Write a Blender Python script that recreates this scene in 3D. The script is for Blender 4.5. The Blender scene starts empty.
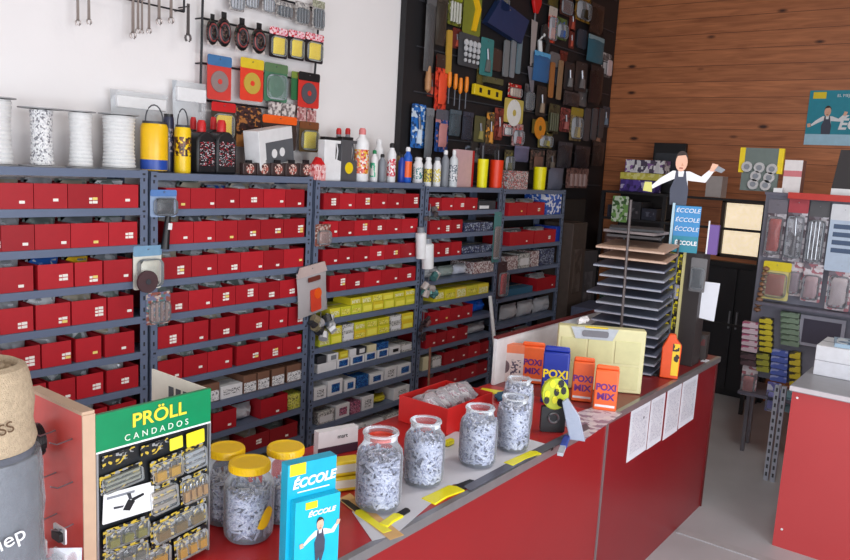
import bpy, math, random
from mathutils import Vector, Matrix
R = math.radians
rnd = random.Random(7)
C = bpy.context.scene.collection
# ------------------------------------------------------------ camera
EYE = Vector((0, 0, 1.85)); FPX = 758.45
FWD = Vector((0.78747523, 0.59788747, -0.14971083))
RGT = Vector((0.61044903, -0.79010315, 0.05557864))
UPV = Vector((0.08505723, 0.13515764, 0.98716649))
cd = bpy.data.cameras.new('camera'); cam = bpy.data.objects.new('camera', cd); C.objects.link(cam)
m3 = Matrix((RGT, UPV, -FWD)).transposed(); cam.matrix_world = Matrix.Translation(EYE) @ m3.to_4x4()
cd.sensor_width = 36; cd.lens = FPX / 850 * 36; cd.clip_start = .02
bpy.context.scene.camera = cam
def at(px, py, ax, val):
    """where the sight line through a photo point meets a plane of the room"""
    d = RGT * ((px - 425) / FPX) - UPV * ((py - 280) / FPX) + FWD
    t = (val - EYE[ax]) / d[ax]
    return EYE + d * t
def x_on(px, y, z):
    """X on the line (y, z) that appears in photo column px"""
    k = (px - 425) / FPX; a = RGT - FWD * k
    return -(a.y * (y - EYE.y) + a.z * (z - EYE.z)) / a.x
# ------------------------------------------------------------ materials
def srgb(c):
    return tuple(((v / 255 / 12.92) if v / 255 < .04045 else ((v / 255 + .055) / 1.055) ** 2.4) for v in c) + (1,)
MC = {}
def mat(col, rough=.5, metal=0, var=.06, scale=25, bump=0, bscale=200, emit=0, coat=0):
    key = (tuple(col), rough, metal, var, scale, bump, emit, coat, bscale)
    if key in MC: return MC[key]
    m = bpy.data.materials.new('surface'); m.use_nodes = True; nt = m.node_tree; N = nt.nodes; L = nt.links
    p = N['Principled BSDF']; p.inputs['Roughness'].default_value = rough; p.inputs['Metallic'].default_value = metal
    if coat: p.inputs['Coat Weight'].default_value = coat
    tc = N.new('ShaderNodeTexCoord'); no = N.new('ShaderNodeTexNoise'); no.inputs['Scale'].default_value = scale
    no.inputs['Detail'].default_value = 3; L.new(tc.outputs['Object'], no.inputs['Vector'])
    mx = N.new('ShaderNodeMix'); mx.data_type = 'RGBA'; c = srgb(col)
    mx.inputs[6].default_value = tuple(v * (1 - var * 2) for v in c[:3]) + (1,)
    mx.inputs[7].default_value = tuple(min(1, v * (1 + var * 2)) for v in c[:3]) + (1,)
    L.new(no.outputs['Fac'], mx.inputs[0]); L.new(mx.outputs[2], p.inputs['Base Color'])
    if bump:
        n2 = N.new('ShaderNodeTexNoise'); n2.inputs['Scale'].default_value = bscale; L.new(tc.outputs['Object'], n2.inputs['Vector'])
        b = N.new('ShaderNodeBump'); b.inputs['Strength'].default_value = bump; b.inputs['Distance'].default_value = .004
        L.new(n2.outputs['Fac'], b.inputs['Height']); L.new(b.outputs['Normal'], p.inputs['Normal'])
    if emit:
        L.new(mx.outputs[2], p.inputs['Emission Color']); p.inputs['Emission Strength'].default_value = emit
    MC[key] = m; return m
def printed(cols, sx=40, sz=70, rough=.35):
    """busy printed packaging: blocks of a few ink colours"""
    key = ('p', tuple(cols), sx, sz, rough)
    if key in MC: return MC[key]
    m = bpy.data.materials.new('printed_card'); m.use_nodes = True; nt = m.node_tree; N = nt.nodes; L = nt.links
    p = N['Principled BSDF']; p.inputs['Roughness'].default_value = rough
    tc = N.new('ShaderNodeTexCoord'); mp = N.new('ShaderNodeMapping'); mp.inputs['Scale'].default_value = (sx, sx, sz)
    L.new(tc.outputs['Object'], mp.inputs['Vector'])
    vo = N.new('ShaderNodeTexVoronoi'); vo.distance = 'CHEBYCHEV'; vo.inputs['Scale'].default_value = 1; L.new(mp.outputs[0], vo.inputs['Vector'])
    sp = N.new('ShaderNodeSeparateColor'); L.new(vo.outputs['Color'], sp.inputs[0])
    cr = N.new('ShaderNodeValToRGB'); cr.color_ramp.interpolation = 'CONSTANT'
    e = cr.color_ramp.elements; n = len(cols)
    while len(e) < n: e.new(1)
    for i, c in enumerate(cols): e[i].position = i / n; e[i].color = srgb(c)
    L.new(sp.outputs[0], cr.inputs[0]); L.new(cr.outputs[0], p.inputs['Base Color'])
    MC[key] = m; return m
def clear(tint=(235, 240, 245), alpha=.25, rough=.12, key='c', wr=0):
    k = ('clear', tuple(tint), alpha, rough, wr)
    if k in MC: return MC[k]
    m = bpy.data.materials.new('clear_plastic'); m.use_nodes = True; nt = m.node_tree; N = nt.nodes; L = nt.links
    N.remove(N['Principled BSDF']); out = N['Material Output']
    t = N.new('ShaderNodeBsdfTransparent'); g = N.new('ShaderNodeBsdfPrincipled')
    g.inputs['Base Color'].default_value = srgb(tint); g.inputs['Roughness'].default_value = rough
    mx = N.new('ShaderNodeMixShader'); fr = N.new('ShaderNodeFresnel'); fr.inputs[0].default_value = 1.4
    ad = N.new('ShaderNodeMath'); ad.operation = 'ADD'; ad.use_clamp = True; ad.inputs[1].default_value = alpha
    tc = N.new('ShaderNodeTexCoord'); no = N.new('ShaderNodeTexNoise'); no.inputs['Scale'].default_value = 45; L.new(tc.outputs['Object'], no.inputs['Vector'])
    b = N.new('ShaderNodeBump'); b.inputs['Strength'].default_value = .25 + wr; b.inputs['Distance'].default_value = .006
    L.new(no.outputs['Fac'], b.inputs['Height']); L.new(b.outputs[0], g.inputs['Normal'])
    L.new(fr.outputs[0], ad.inputs[0]); L.new(ad.outputs[0], mx.inputs[0]); L.new(t.outputs[0], mx.inputs[1]); L.new(g.outputs[0], mx.inputs[2])
    L.new(mx.outputs[0], out.inputs['Surface']); MC[k] = m; return m
# ------------------------------------------------------------ mesh builder
class MB:
    def __init__(s, T=None): s.v = []; s.f = []; s.i = []; s.m = []; s.T = T
    def mi(s, m):
        if m not in s.m: s.m.append(m)
        return s.m.index(m)
    def add(s, vs, fs, m):
        b = len(s.v); k = s.mi(m)
        for v in vs:
            v = Vector(v); s.v.append(s.T @ v if s.T else v)
        for f in fs: s.f.append([b + j for j in f]); s.i.append(k)
        return s
    def box(s, x0, x1, y0, y1, z0, z1, m, T=None):
        vs = [Vector((x, y, z)) for z in (z0, z1) for (x, y) in ((x0, y0), (x1, y0), (x1, y1), (x0, y1))]
        if T: vs = [T @ v for v in vs]
        return s.add(vs, [(3, 2, 1, 0), (4, 5, 6, 7), (0, 1, 5, 4), (1, 2, 6, 5), (2, 3, 7, 6), (3, 0, 4, 7)], m)
    def prism(s, poly, y0, y1, m, T=None):
        """outline in x,z extruded along y"""
        n = len(poly); vs = [Vector((x, y0, z)) for x, z in poly] + [Vector((x, y1, z)) for x, z in poly]
        if T: vs = [T @ v for v in vs]
        fs = [tuple(range(n)), tuple(range(2 * n - 1, n - 1, -1))] + [(j, j + n, (j + 1) % n + n, (j + 1) % n) for j in range(n)]
        return s.add(vs, fs, m)
    def lathe(s, prof, m, seg=24, c=(0, 0, 0), T=None, sc=(1, 1)):
        vs = []; fs = []
        for r, z in prof:
            for j in range(seg):
                a = 2 * math.pi * j / seg; vs.append(Vector((c[0] + r * sc[0] * math.cos(a), c[1] + r * sc[1] * math.sin(a), c[2] + z)))
        for i in range(len(prof) - 1):
            for j in range(seg):
                k = (j + 1) % seg; fs.append((i * seg + j, i * seg + k, (i + 1) * seg + k, (i + 1) * seg + j))
        if prof[0][0] > 1e-5: fs.append(tuple(range(seg - 1, -1, -1)))
        if prof[-1][0] > 1e-5: fs.append(tuple((len(prof) - 1) * seg + j for j in range(seg)))
        if T: vs = [T @ v for v in vs]
        return s.add(vs, fs, m)
    def tube(s, pts, r, m, seg=8, r2=None):
        pts = [Vector(p) for p in pts]; vs = []; fs = []; n = len(pts)
        for i, p in enumerate(pts):
            d = (pts[min(i + 1, n - 1)] - pts[max(i - 1, 0)]).normalized()
            a = d.cross(Vector((0, 0, 1)) if abs(d.z) < .9 else Vector((1, 0, 0))).normalized(); b = d.cross(a)
            rr = r if r2 is None else r + (r2 - r) * i / (n - 1)
            for j in range(seg):
                t = 2 * math.pi * j / seg; vs.append(p + (a * math.cos(t) + b * math.sin(t)) * rr)
        for i in range(n - 1):
            for j in range(seg):
                k = (j + 1) % seg; fs.append((i * seg + j, i * seg + k, (i + 1) * seg + k, (i + 1) * seg + j))
        fs.append(tuple(range(seg - 1, -1, -1))); fs.append(tuple((n - 1) * seg + j for j in range(seg)))
        return s.add(vs, fs, m)
    def pillow(s, w, h, t, m, c=(0, 0, 0), n=7, lump=.3, seed=1, T=None):
        """soft pouch standing in x,z, bottom at c.z, thickness t"""
        rr = random.Random(seed); vs = []; fs = []
        for side in (-1, 1):
            for i in range(n + 1):
                for j in range(n + 1):
                    u = i / n; v = j / n
                    k = (math.sin(math.pi * u) * math.sin(math.pi * v)) ** .5 if 0 < i < n and 0 < j < n else 0
                    k *= 1 - lump * rr.random()
                    vs.append(Vector((c[0] + (u - .5) * w * (1 - .05 * math.sin(math.pi * v)), c[1] + side * t / 2 * k, c[2] + v * h)))
        q = (n + 1) ** 2
        for i in range(n):
            for j in range(n):
                a = i * (n + 1) + j; b = a + 1; c2 = a + n + 2; d = a + n + 1
                fs.append((a, d, c2, b)); fs.append((q + a, q + b, q + c2, q + d))
        if T: vs = [T @ v for v in vs]
        return s.add(vs, fs, m)
    def build(s, name, parent=None, bevel=0, smooth=40, loc=None):
        me = bpy.data.meshes.new(name); me.from_pydata([tuple(v) for v in s.v], [], s.f)
        for m in s.m: me.materials.append(m)
        for p, k in zip(me.polygons, s.i): p.material_index = k; p.use_smooth = True
        me.set_sharp_from_angle(angle=R(smooth)); me.update()
        o = bpy.data.objects.new(name, me); C.objects.link(o)
        if parent: o.parent = parent
        if loc: o.location = loc
        if bevel:
            b = o.modifiers.new('edge', 'BEVEL'); b.width = bevel; b.segments = 2; b.limit_method = 'ANGLE'
        return o
def tag(o, label, cat, group=None, kind=None):
    o['label'] = label; o['category'] = cat
    if group: o['group'] = group
    if kind: o['kind'] = kind
    return o
def thing(name, label, cat, loc, rz=0, group=None, rx=0, ry=0):
    o = bpy.data.objects.new(name, None); C.objects.link(o); o.location = loc; o.rotation_euler = (rx, ry, rz)
    o.empty_display_size = .05
    return tag(o, label, cat, group)
def struct(name, mb, **k):
    o = mb.build(name, **k); o['kind'] = 'structure'; return o
def copy_tree(o, parent=None):
    c = o.copy(); C.objects.link(c); c.parent = parent
    for ch in list(o.children): copy_tree(ch, c)
    return c
def text(s, size, m, parent, loc, rot=(R(90), 0, 0), name='lettering', ext=.0006, sx=1, shear=0, spacing=1, bold=0):
    cu = bpy.data.curves.new('t', 'FONT'); cu.body = s; cu.size = size; cu.extrude = ext; cu.align_x = 'CENTER'; cu.align_y = 'CENTER'
    cu.shear = shear; cu.space_character = spacing; cu.offset = bold
    t = bpy.data.objects.new('t', cu); me = bpy.data.meshes.new_from_object(t); bpy.data.objects.remove(t)
    me.materials.clear(); me.materials.append(m)
    o = bpy.data.objects.new(name, me); C.objects.link(o); o.parent = parent; o.location = loc; o.rotation_euler = rot; o.scale = (sx, 1, 1)
    return o
ORD = ['first', 'second', 'third', 'fourth', 'fifth', 'sixth', 'seventh', 'eighth', 'ninth', 'tenth', 'eleventh', 'twelfth']
WHITE = mat((232, 232, 234), .5); BLACK = mat((22, 22, 26), .45); DGREY = mat((58, 60, 66), .5); GREY = mat((130, 134, 142), .5)
STEEL = mat((150, 152, 158), .3, .9); YEL = mat((236, 206, 20), .4); RED = mat((196, 26, 30), .45); BLUE = mat((25, 60, 160), .4)
ORANGE = mat((238, 96, 28), .4); GREEN = mat((20, 130, 80), .45); TEAL = mat((0, 150, 180), .4); CREAM = mat((224, 216, 178), .5)
POLY = clear(); POLYF = clear((215, 222, 230), .42, .2, wr=.4); HAZY = clear((205, 212, 222), .6, .3, wr=.3)
def circ(r, n=20, cx=0, cz=0, sx=1, sz=1): return [(cx + r * sx * math.cos(2 * math.pi * i / n), cz + r * sz * math.sin(2 * math.pi * i / n)) for i in range(n)]
def rrect(w, h, r, cx=0, z0=0, n=4):
    o = []
    for (sx, sz, a0) in ((1, 1, 0), (-1, 1, 90), (-1, -1, 180), (1, -1, 270)):
        for i in range(n + 1):
            a = R(a0 + 90 * i / n); o.append((cx + sx * (w / 2 - r) + r * math.cos(a), z0 + h / 2 + sz * (h / 2 - r) + r * math.sin(a)))
    return o
def spot(b, y=None, x=None):
    """photo box -> bottom centre, width, height of the thing that hangs in the plane y (or x)"""
    x0, y0, x1, y1 = b; xm = (x0 + x1) / 2; ym = (y0 + y1) / 2
    if y is not None:
        l = at(x0, ym, 1, y); r = at(x1, ym, 1, y); t = at(xm, y0, 1, y); bo = at(xm, y1, 1, y)
        return Vector(((l.x + r.x) / 2, y, bo.z)), r.x - l.x, t.z - bo.z, 0
    l = at(x0, ym, 0, x); r = at(x1, ym, 0, x); t = at(xm, y0, 0, x); bo = at(xm, y1, 0, x)
    return Vector((x, (l.y + r.y) / 2, bo.z)), l.y - r.y, t.z - bo.z, R(-90)
# ------------------------------------------------------------ room
XW, YW, ZC = 6.85, 3.17, 3.7
X0, Y0 = -2.2, -2.6
wallm = mat((236, 232, 232), .85, var=.02, scale=3, bump=.1, bscale=60)
def woodmat():
    m = bpy.data.materials.new('knotty_planks'); m.use_nodes = True; nt = m.node_tree; N = nt.nodes; L = nt.links
    p = N['Principled BSDF']; p.inputs['Roughness'].default_value = .5
    tc = N.new('ShaderNodeTexCoord'); sp = N.new('ShaderNodeSeparateXYZ'); L.new(tc.outputs['Object'], sp.inputs[0])
    def math_(op, a, b=None):
        n = N.new('ShaderNodeMath'); n.operation = op
        (L.new(a, n.inputs[0]) if hasattr(a, 'name') else setattr(n.inputs[0], 'default_value', a))
        if b is not None: (L.new(b, n.inputs[1]) if hasattr(b, 'name') else setattr(n.inputs[1], 'default_value', b))
        return n.outputs[0]
    row = math_('DIVIDE', sp.outputs[2], .135); fl = math_('FLOOR', row); fr = math_('FRACT', row)
    wn = N.new('ShaderNodeTexWhiteNoise'); wn.noise_dimensions = '1D'; L.new(fl, wn.inputs['W'])
    gap = math_('LESS_THAN', fr, .035)
    mp = N.new('ShaderNodeMapping'); mp.inputs['Scale'].default_value = (1, 1.3, 16); L.new(tc.outputs['Object'], mp.inputs['Vector'])
    no = N.new('ShaderNodeTexNoise'); no.inputs['Scale'].default_value = 2.2; no.inputs['Detail'].default_value = 6; no.inputs['Distortion'].default_value = .8
    L.new(mp.outputs[0], no.inputs['Vector'])
    cr = N.new('ShaderNodeValToRGB'); e = cr.color_ramp.elements; e[0].position = .2; e[0].color = srgb((150, 86, 52)); e[1].position = .8; e[1].color = srgb((212, 134, 86))
    L.new(no.outputs['Fac'], cr.inputs[0])
    m2 = N.new('ShaderNodeMix'); m2.data_type = 'RGBA'; m2.blend_type = 'MULTIPLY'; m2.inputs[0].default_value = .55
    gr = N.new('ShaderNodeValToRGB'); gr.color_ramp.elements[0].color = (.74, .72, .7, 1); gr.color_ramp.elements[1].color = (1.0, 1, 1, 1)
    L.new(wn.outputs[0], gr.inputs[0]); L.new(cr.outputs[0], m2.inputs[6]); L.new(gr.outputs[0], m2.inputs[7])
    # knots
    mk = N.new('ShaderNodeMapping'); mk.inputs['Scale'].default_value = (1, 2.2, 5.5); L.new(tc.outputs['Object'], mk.inputs['Vector'])
    vo = N.new('ShaderNodeTexVoronoi'); vo.inputs['Scale'].default_value = 1.1; L.new(mk.outputs[0], vo.inputs['Vector'])
    kn = N.new('ShaderNodeValToRGB'); kn.color_ramp.elements[0].position = .05; kn.color_ramp.elements[0].color = (1, 1, 1, 1); kn.color_ramp.elements[1].position = .13; kn.color_ramp.elements[1].color = (0, 0, 0, 1)
    L.new(vo.outputs['Distance'], kn.inputs[0])
    m3_ = N.new('ShaderNodeMix'); m3_.data_type = 'RGBA'; L.new(kn.outputs[0], m3_.inputs[0]); L.new(m2.outputs[2], m3_.inputs[6]); m3_.inputs[7].default_value = srgb((62, 30, 20))
    m4 = N.new('ShaderNodeMix'); m4.data_type = 'RGBA'; L.new(gap, m4.inputs[0]); L.new(m3_.outputs[2], m4.inputs[6]); m4.inputs[7].default_value = srgb((104, 58, 38))
    L.new(m4.outputs[2], p.inputs['Base Color']); return m
WOOD = woodmat()
struct('floor', MB().box(X0, XW + .1, Y0, YW + .1, -.1, 0, mat((178, 178, 182), .45, var=.1, scale=2.5, bump=.1)))
struct('ceiling', MB().box(X0, XW + .1, Y0, YW + .1, ZC, ZC + .1, mat((150, 140, 130), .9)))
struct('wall_back', MB().box(X0, XW, YW, YW + .1, 0, ZC, wallm))
# plank wall with its window opening
wt = at(722, 200, 0, XW); wb = at(765, 262, 0, XW); wy1, wz1, wy0, wz0 = wt.y, wt.z + .01, wb.y - .02, wb.z
w = MB()
w.box(XW, XW + .1, Y0, wy0, 0, ZC, WOOD).box(XW, XW + .1, wy1, YW + .1, 0, ZC, WOOD).box(XW, XW + .1, wy0, wy1, 0, wz0, WOOD).box(XW, XW + .1, wy0, wy1, wz1, ZC, WOOD)
struct('wall_right', w)
winroot = thing('window_1', 'x', 'x', (XW, 0, 0)); del winroot['label'], winroot['category']; winroot['kind'] = 'structure'
w = MB(); wf = mat((60, 48, 40), .5)
for a in ((wy0, wy0 + .03, wz0, wz1), (wy1 - .03, wy1, wz0, wz1), (wy0, wy1, wz0, wz0 + .03), (wy0, wy1, wz1 - .03, wz1)): w.box(.02, .08, a[0], a[1], a[2], a[3], wf)
w.build('window_frame', winroot)
m = mat((232, 214, 184), .8, var=.12, scale=30, emit=.85)
MB().box(.06, .065, wy0 + .03, wy1 - .03, wz0 + .03, wz1 - .03, m).build('window_pane', winroot)
# shop front: low wall, wide opening with daylight; left wall the same
fw = MB()
fw.box(X0, XW, Y0 - .1, Y0, 0, .35, wallm).box(X0, XW, Y0 - .1, Y0, 2.75, ZC, wallm)
for a, b in ((X0, X0 + .3), (2.2, XW)): fw.box(a, b, Y0 - .1, Y0, .35, 2.75, wallm)
struct('wall_front', fw)
lw = MB(); lw.box(X0 - .1, X0, Y0, YW + .1, 2.6, ZC, wallm).box(X0 - .1, X0, 1.9, YW + .1, 0, 2.6, wallm).box(X0 - .1, X0, Y0, Y0 + .4, 0, 2.6, wallm)
struct('wall_left', lw)
t_ = MB(); tz = mat((172, 172, 175), .4)
a = at(682, 532, 2, 0); b = at(770, 562, 2, 0)
struct('trim_1', MB().box(a.x - .03, a.x + .03, -1.5, 1.17, 0, .006, tz))
# ------------------------------------------------------------ lights
def area(name, loc, rot, sx, sy, e, col=(1, 1, 1)):
    l = bpy.data.lights.new(name, 'AREA'); l.shape = 'RECTANGLE'; l.size = sx; l.size_y = sy; l.energy = e; l.color = col
    o = bpy.data.objects.new(name, l); C.objects.link(o); o.location = loc; o.rotation_euler = rot
    return o
area('daylight_front', (.3, Y0 - .2, 1.6), (R(90), 0, 0), 3.6, 2.3, 190, (.93, .96, 1))
area('daylight_side', (X0 - .2, -.3, 1.5), (R(90), 0, R(-90)), 4.0, 2.2, 95, (.95, .97, 1))
area('overhead_area_light', (3.2, .6, ZC - .05), (0, 0, 0), 1.2, .3, 30, (1, .97, .92))  # unseen warm area light under the ceiling, without a fixture
wd = bpy.data.worlds.new('sky'); bpy.context.scene.world = wd; wd.use_nodes = True
bg = wd.node_tree.nodes['Background']; bg.inputs[0].default_value = (.75, .85, 1, 1); bg.inputs[1].default_value = .6
vs = bpy.context.scene.view_settings; vs.view_transform = 'Standard'; vs.look = 'None'; vs.exposure = .1; vs.gamma = 1; vs.use_curve_mapping = False
# ------------------------------------------------------------ shelving units
YS = 2.85; DEP = .255; YB = YS + DEP
SHELF = mat((104, 116, 140), .4, .15, var=.05, scale=8); SLOT = mat((36, 38, 46), .6)
UN = ['leftmost', 'second', 'third', 'fourth', 'fifth']
UX = [(.9, 1.815), (1.825, 2.758), (2.775, 3.70), (3.708, 4.60), (4.608, 5.56)]
def zs(a, p, n): return [a - p * k for k in range(n)]
UZ = [zs(1.762, .153, 11), zs(1.755, .1525, 11), zs(1.738, .149, 12), zs(1.718, .148, 12), [1.71, 1.52, 1.30, 1.12, .92, .72, .5, .2]]
UL = ['grey perforated steel shelving unit at the far left, full of red boxes', 'grey steel shelving unit with six red boxes a row, black bottles on top',
      'grey steel shelving unit holding yellow and blue-and-white boxes below four red rows', 'grey steel shelving unit behind the red box, with a blue bag on a low shelf',
      'darker steel shelving unit at the right end of the row, by the corner']
for u in range(5):
    x0, x1 = UX[u]; Z = UZ[u]
    t = thing('shelving_unit', UL[u], 'shelving unit', (x0, YS, 0), 0, 'steel shelving units along the white wall')
    w = x1 - x0; H = Z[0] + .004
    for sx in (0, 1):
        for sy in (0, 1):
            mb = MB(); xa = 0 if sx == 0 else w - .036; ya = 0 if sy == 0 else DEP - .036
            yo = ya if sy == 0 else ya + .034
            mb.box(xa, xa + .036, yo, yo + .002, 0, H, SHELF)
            xo = xa if sx == 0 else xa + .034
            mb.box(xo, xo + .002, ya, ya + .036, 0, H, SHELF)
            if sy == 0:
                z = H - .03
                while z > .3:
                    mb.box(xa + .014, xa + .022, -.0006, .001, z - .018, z, SLOT); z -= .05
            mb.build('post', t)
    for k, z in enumerate(Z):
        mb = MB(); a, b = .0025, w - .0025
        mb.box(a, b, -.002, DEP, z - .003, z, SHELF)
        mb.box(a, b, -.0025, 0, z - .03, z, SHELF).box(a, b, DEP - .002, DEP, z - .03, z - .003, SHELF)
        mb.box(a + .012, a + .024, -.004, -.002, z - .018, z - .010, SLOT).box(b - .024, b - .012, -.004, -.002, z - .018, z - .010, SLOT)
        mb.build('shelf', t)
# ------------------------------------------------------------ shelf goods
REDB = [mat((168, 24, 36), .45, var=.05), mat((180, 28, 40), .45, var=.05), mat((156, 20, 32), .45, var=.05)]
LAB = mat((240, 236, 228), .6); LABY = mat((236, 214, 120), .6)
BAGM = [clear((222, 226, 234), .5, .2, wr=.4), clear((190, 206, 200), .4, .25, wr=.3), clear((235, 238, 245), .5, .25, wr=.4)]
STUFFC = [mat((170, 172, 178), .4, .1), mat((104, 108, 114), .5), mat((190, 192, 198), .35, .3), mat((104, 114, 112), .5), mat((164, 156, 140), .5)]
def red_box(label, x0, x1, z, h=.095, d=.235, y=YS, fill=True, nl=None, group='red cardboard storage boxes on the shelves', special=None, where='', red=None, inset=.003):
    w = x1 - x0 - .003; t = thing('storage_box', label, 'box', ((x0 + x1) / 2, y + inset, z + .0005), 0, group)
    rm = red or rnd.choice(REDB); mb = MB(); hw = w / 2; q = .0025
    mb.box(-hw, hw, 0, q, 0, h, rm).box(-hw, hw, d - q, d, 0, h * 1.0, rm).box(-hw, -hw + q, q, d - q, 0, h, rm).box(hw - q, hw, q, d - q, 0, h, rm).box(-hw + q, hw - q, q, d - q, 0, q, rm)
    mb.build('box_body', t)
    n = nl if nl is not None else rnd.choice([1, 1, 1, 2, 2, 3]); mb = MB(); cx = rnd.uniform(.1, .6) * hw; b = rnd.uniform(.012, .03)
    for i in range(n):
        mb.box(cx, cx + .02, -.001, 0, b + i * .0135, b + i * .0135 + .0105, LABY if rnd.random() < .15 else LAB)
        if n > 1: mb.box(cx - .014, cx - .002, -.001, 0, b + i * .0135, b + i * .0135 + .009, LAB)
    if n: mb.build('price_label', t)
    if fill:
        top = h + rnd.uniform(.012, .026)
        g = MB(); T = Matrix.Rotation(R(rnd.uniform(-6, 6)), 4, 'Y')
        g.pillow(w * .86, (top - .012), d * .5, special or rnd.choice(STUFFC), c=(0, d * .42, .008), n=6, lump=.55, seed=rnd.random())
        o = g.build('hardware_pack'); o.location = ((x0 + x1) / 2, y + inset, z)
        tag(o, 'hardware bag in ' + label.replace('on the ', 'on ').replace(' shelving', ''), 'hardware', 'bagged hardware in the red boxes')
        g = MB(); g.pillow(w * .9, top + .008 - .012, d * .72, rnd.choice(BAGM), c=(0, d * .5, .006), n=6, lump=.5, seed=rnd.random())
        c = g.build('bag', o)
    return t
def rowz(u, r): return UZ[u][r + 1]
def place_row(u, r, edges, **k):
    z = rowz(u, r); n = len(edges)
    for i, (a, b) in enumerate(edges):
        x0 = x_on(a, YS, z + .05); x1 = x_on(b, YS, z + .05)
        lo, hi = UX[u][0] + .003, UX[u][1] - .038
        x0 = max(x0, lo); x1 = min(x1, hi)
        kk = dict(k); sp = kk.pop('specials', {}); kk['special'] = sp.get(i)
        place = 'leftmost' if i == 0 else ('rightmost' if i == n - 1 else ORD[i])
        red_box('red box, %s of %s on %s shelf down, %s shelving unit' % (place, ['', 'one', 'two', 'three', 'four', 'five', 'six'][n], ORD[r + 1], UN[u]), x0, x1, z, **kk)
def seq(*e): return [(e[i], e[i + 1]) for i in range(len(e) - 1)]
def even(a, b, n): return [(a + (b - a) * i / n, a + (b - a) * (i + 1) / n) for i in range(n)]
BLG = mat((40, 90, 170), .4); YLG = mat((235, 190, 40), .4); WHG = mat((225, 228, 232), .4)
place_row(0, 0, seq(-28, -1, 34, 68, 103, 139), h=.094, specials={4: WHG})
place_row(0, 1, seq(-30, 1, 35, 71, 109, 138))
place_row(0, 2, [(-5, 34), (38, 74), (75, 103), (104, 133)], specials={1: BLG, 2: YLG})
place_row(0, 3, [(0, 34), (36, 71), (72, 107), (108, 134)], specials={1: WHG})
place_row(0, 4, [(2, 41), (42, 72), (76, 102), (105, 135)])
place_row(0, 5, [(14, 47), (49, 76), (77, 104), (107, 139)])
place_row(0, 6, [(30, 58), (59, 84), (86, 108), (110, 137)])
place_row(0, 7, [(40, 66), (67, 90), (92, 113), (115, 139)])
place_row(1, 0, seq(166, 191, 216, 240, 264, 286, 305), specials={2: BLG}, h=.09)
place_row(1, 1, seq(169, 194, 216, 238, 261, 284, 305))
place_row(1, 2, seq(162, 192, 218, 241, 264, 284, 304))
place_row(1, 3, seq(161, 189, 213, 236, 259, 280, 299), h=.09)
place_row(1, 4, [(158, 183), (184, 209), (211, 236), (240, 269), (270, 288), (289, 306)], h=.098)
place_row(1, 5, [(158, 183), (184, 208), (208, 233), (237, 261), (261, 283), (283, 302)], h=.096)
def goods(name, label, cat, u, z, a, b, h, m, group=None, d=.2, inset=.01, lab=None, labm=None, y=YS):
    """a closed carton on a shelf, photo columns a..b"""
    x0 = max(x_on(a, y, z + .04), UX[u][0] + .003); x1 = min(x_on(b, y, z + .04), UX[u][1] - .003); w = x1 - x0 - .003
    t = thing(name, label, cat, ((x0 + x1) / 2, y + inset, z + .0005), 0, group)
    if m is YP or m is GP:
        w -= .004; lab = lab or (.1, .9, rnd.uniform(.1, .3), rnd.uniform(.6, .9)); labm = labm or (rnd.choice(YPL) if m is YP else WB); m = mat((rnd.randint(204, 228), rnd.randint(192, 214), rnd.randint(36, 70)), .45) if m is YP else m
    MB().box(-w / 2, w / 2, 0, d, 0, h, m).build('carton', t, bevel=.0015)
    MB().box(-w / 2 - .0005, w / 2 + .0005, d * .47, d * .53, h, h + .0006, mat((200, 190, 160), .4)).build('tape_strip', t)
    if lab:
        la, lb, lc, ld = lab
        MB().box(-w / 2 + la * w, -w / 2 + lb * w, -.0008, 0, lc * h, ld * h, labm).build('print', t)
    return t
WB = mat((226, 226, 228), .5); BRN = mat((120, 84, 66), .6); TXT = printed([(40, 40, 44), (225, 225, 225), (180, 180, 184), (235, 235, 235)], 220, 260)
BLP = printed([(20, 60, 130), (30, 90, 160), (15, 50, 110), (60, 130, 180)], 160, 160); PKP = printed([(170, 80, 110), (200, 140, 160), (90, 50, 80)], 150, 200)
YP = mat((216, 204, 50), .45, var=.1, scale=30); YPL = [printed([(232, 226, 120), (222, 210, 70), (160, 150, 70)], 130, 160), printed([(226, 224, 170), (206, 196, 80), (240, 238, 200)], 150, 150), mat((240, 232, 90), .4)]; GP = printed([(190, 190, 186), (160, 160, 158), (210, 208, 204), (120, 120, 120)], 130, 130)
z = rowz(1, 6)
lst = [(160, 181, BRN, 'brown'), (183, 203, BRN, 'brown'), (204, 221, BRN, 'brown and white'), (222, 244, WB, 'white'), (245, 258, BRN, 'brown'), (259, 271, BRN, 'brown'), (273, 286, BRN, 'brown'), (288, 304, BRN, 'brown')]
for i, (a, b, m, c) in enumerate(lst):
    goods('carton', '%s carton, %s from left on the all-carton shelf, second unit' % (c, ORD[i]), 'box', 1, z, a, b, .09 if m is BRN else .062, m, 'labelled cartons', lab=(.03, .97, .04, .6) if m is BRN else (.12, .88, .3, .72), labm=printed([(225, 225, 225), (205, 205, 208), (235, 235, 235), (120, 120, 124)], 150, 200) if m is BRN else TXT)
z = rowz(1, 7)
def put_box(u, z, a, b, label, **k):
    red_box(label, x_on(a, YS, z + .05), x_on(b, YS, z + .05), z, **k)
put_box(1, z, 186, 212, 'red box hidden half behind the green display header'); put_box(1, z, 213, 237, 'red box left of the clear bags, low on the second unit')
put_box(1, z, 261, 288, 'red box right of the clear bags, low on the second unit', h=.1)
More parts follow.
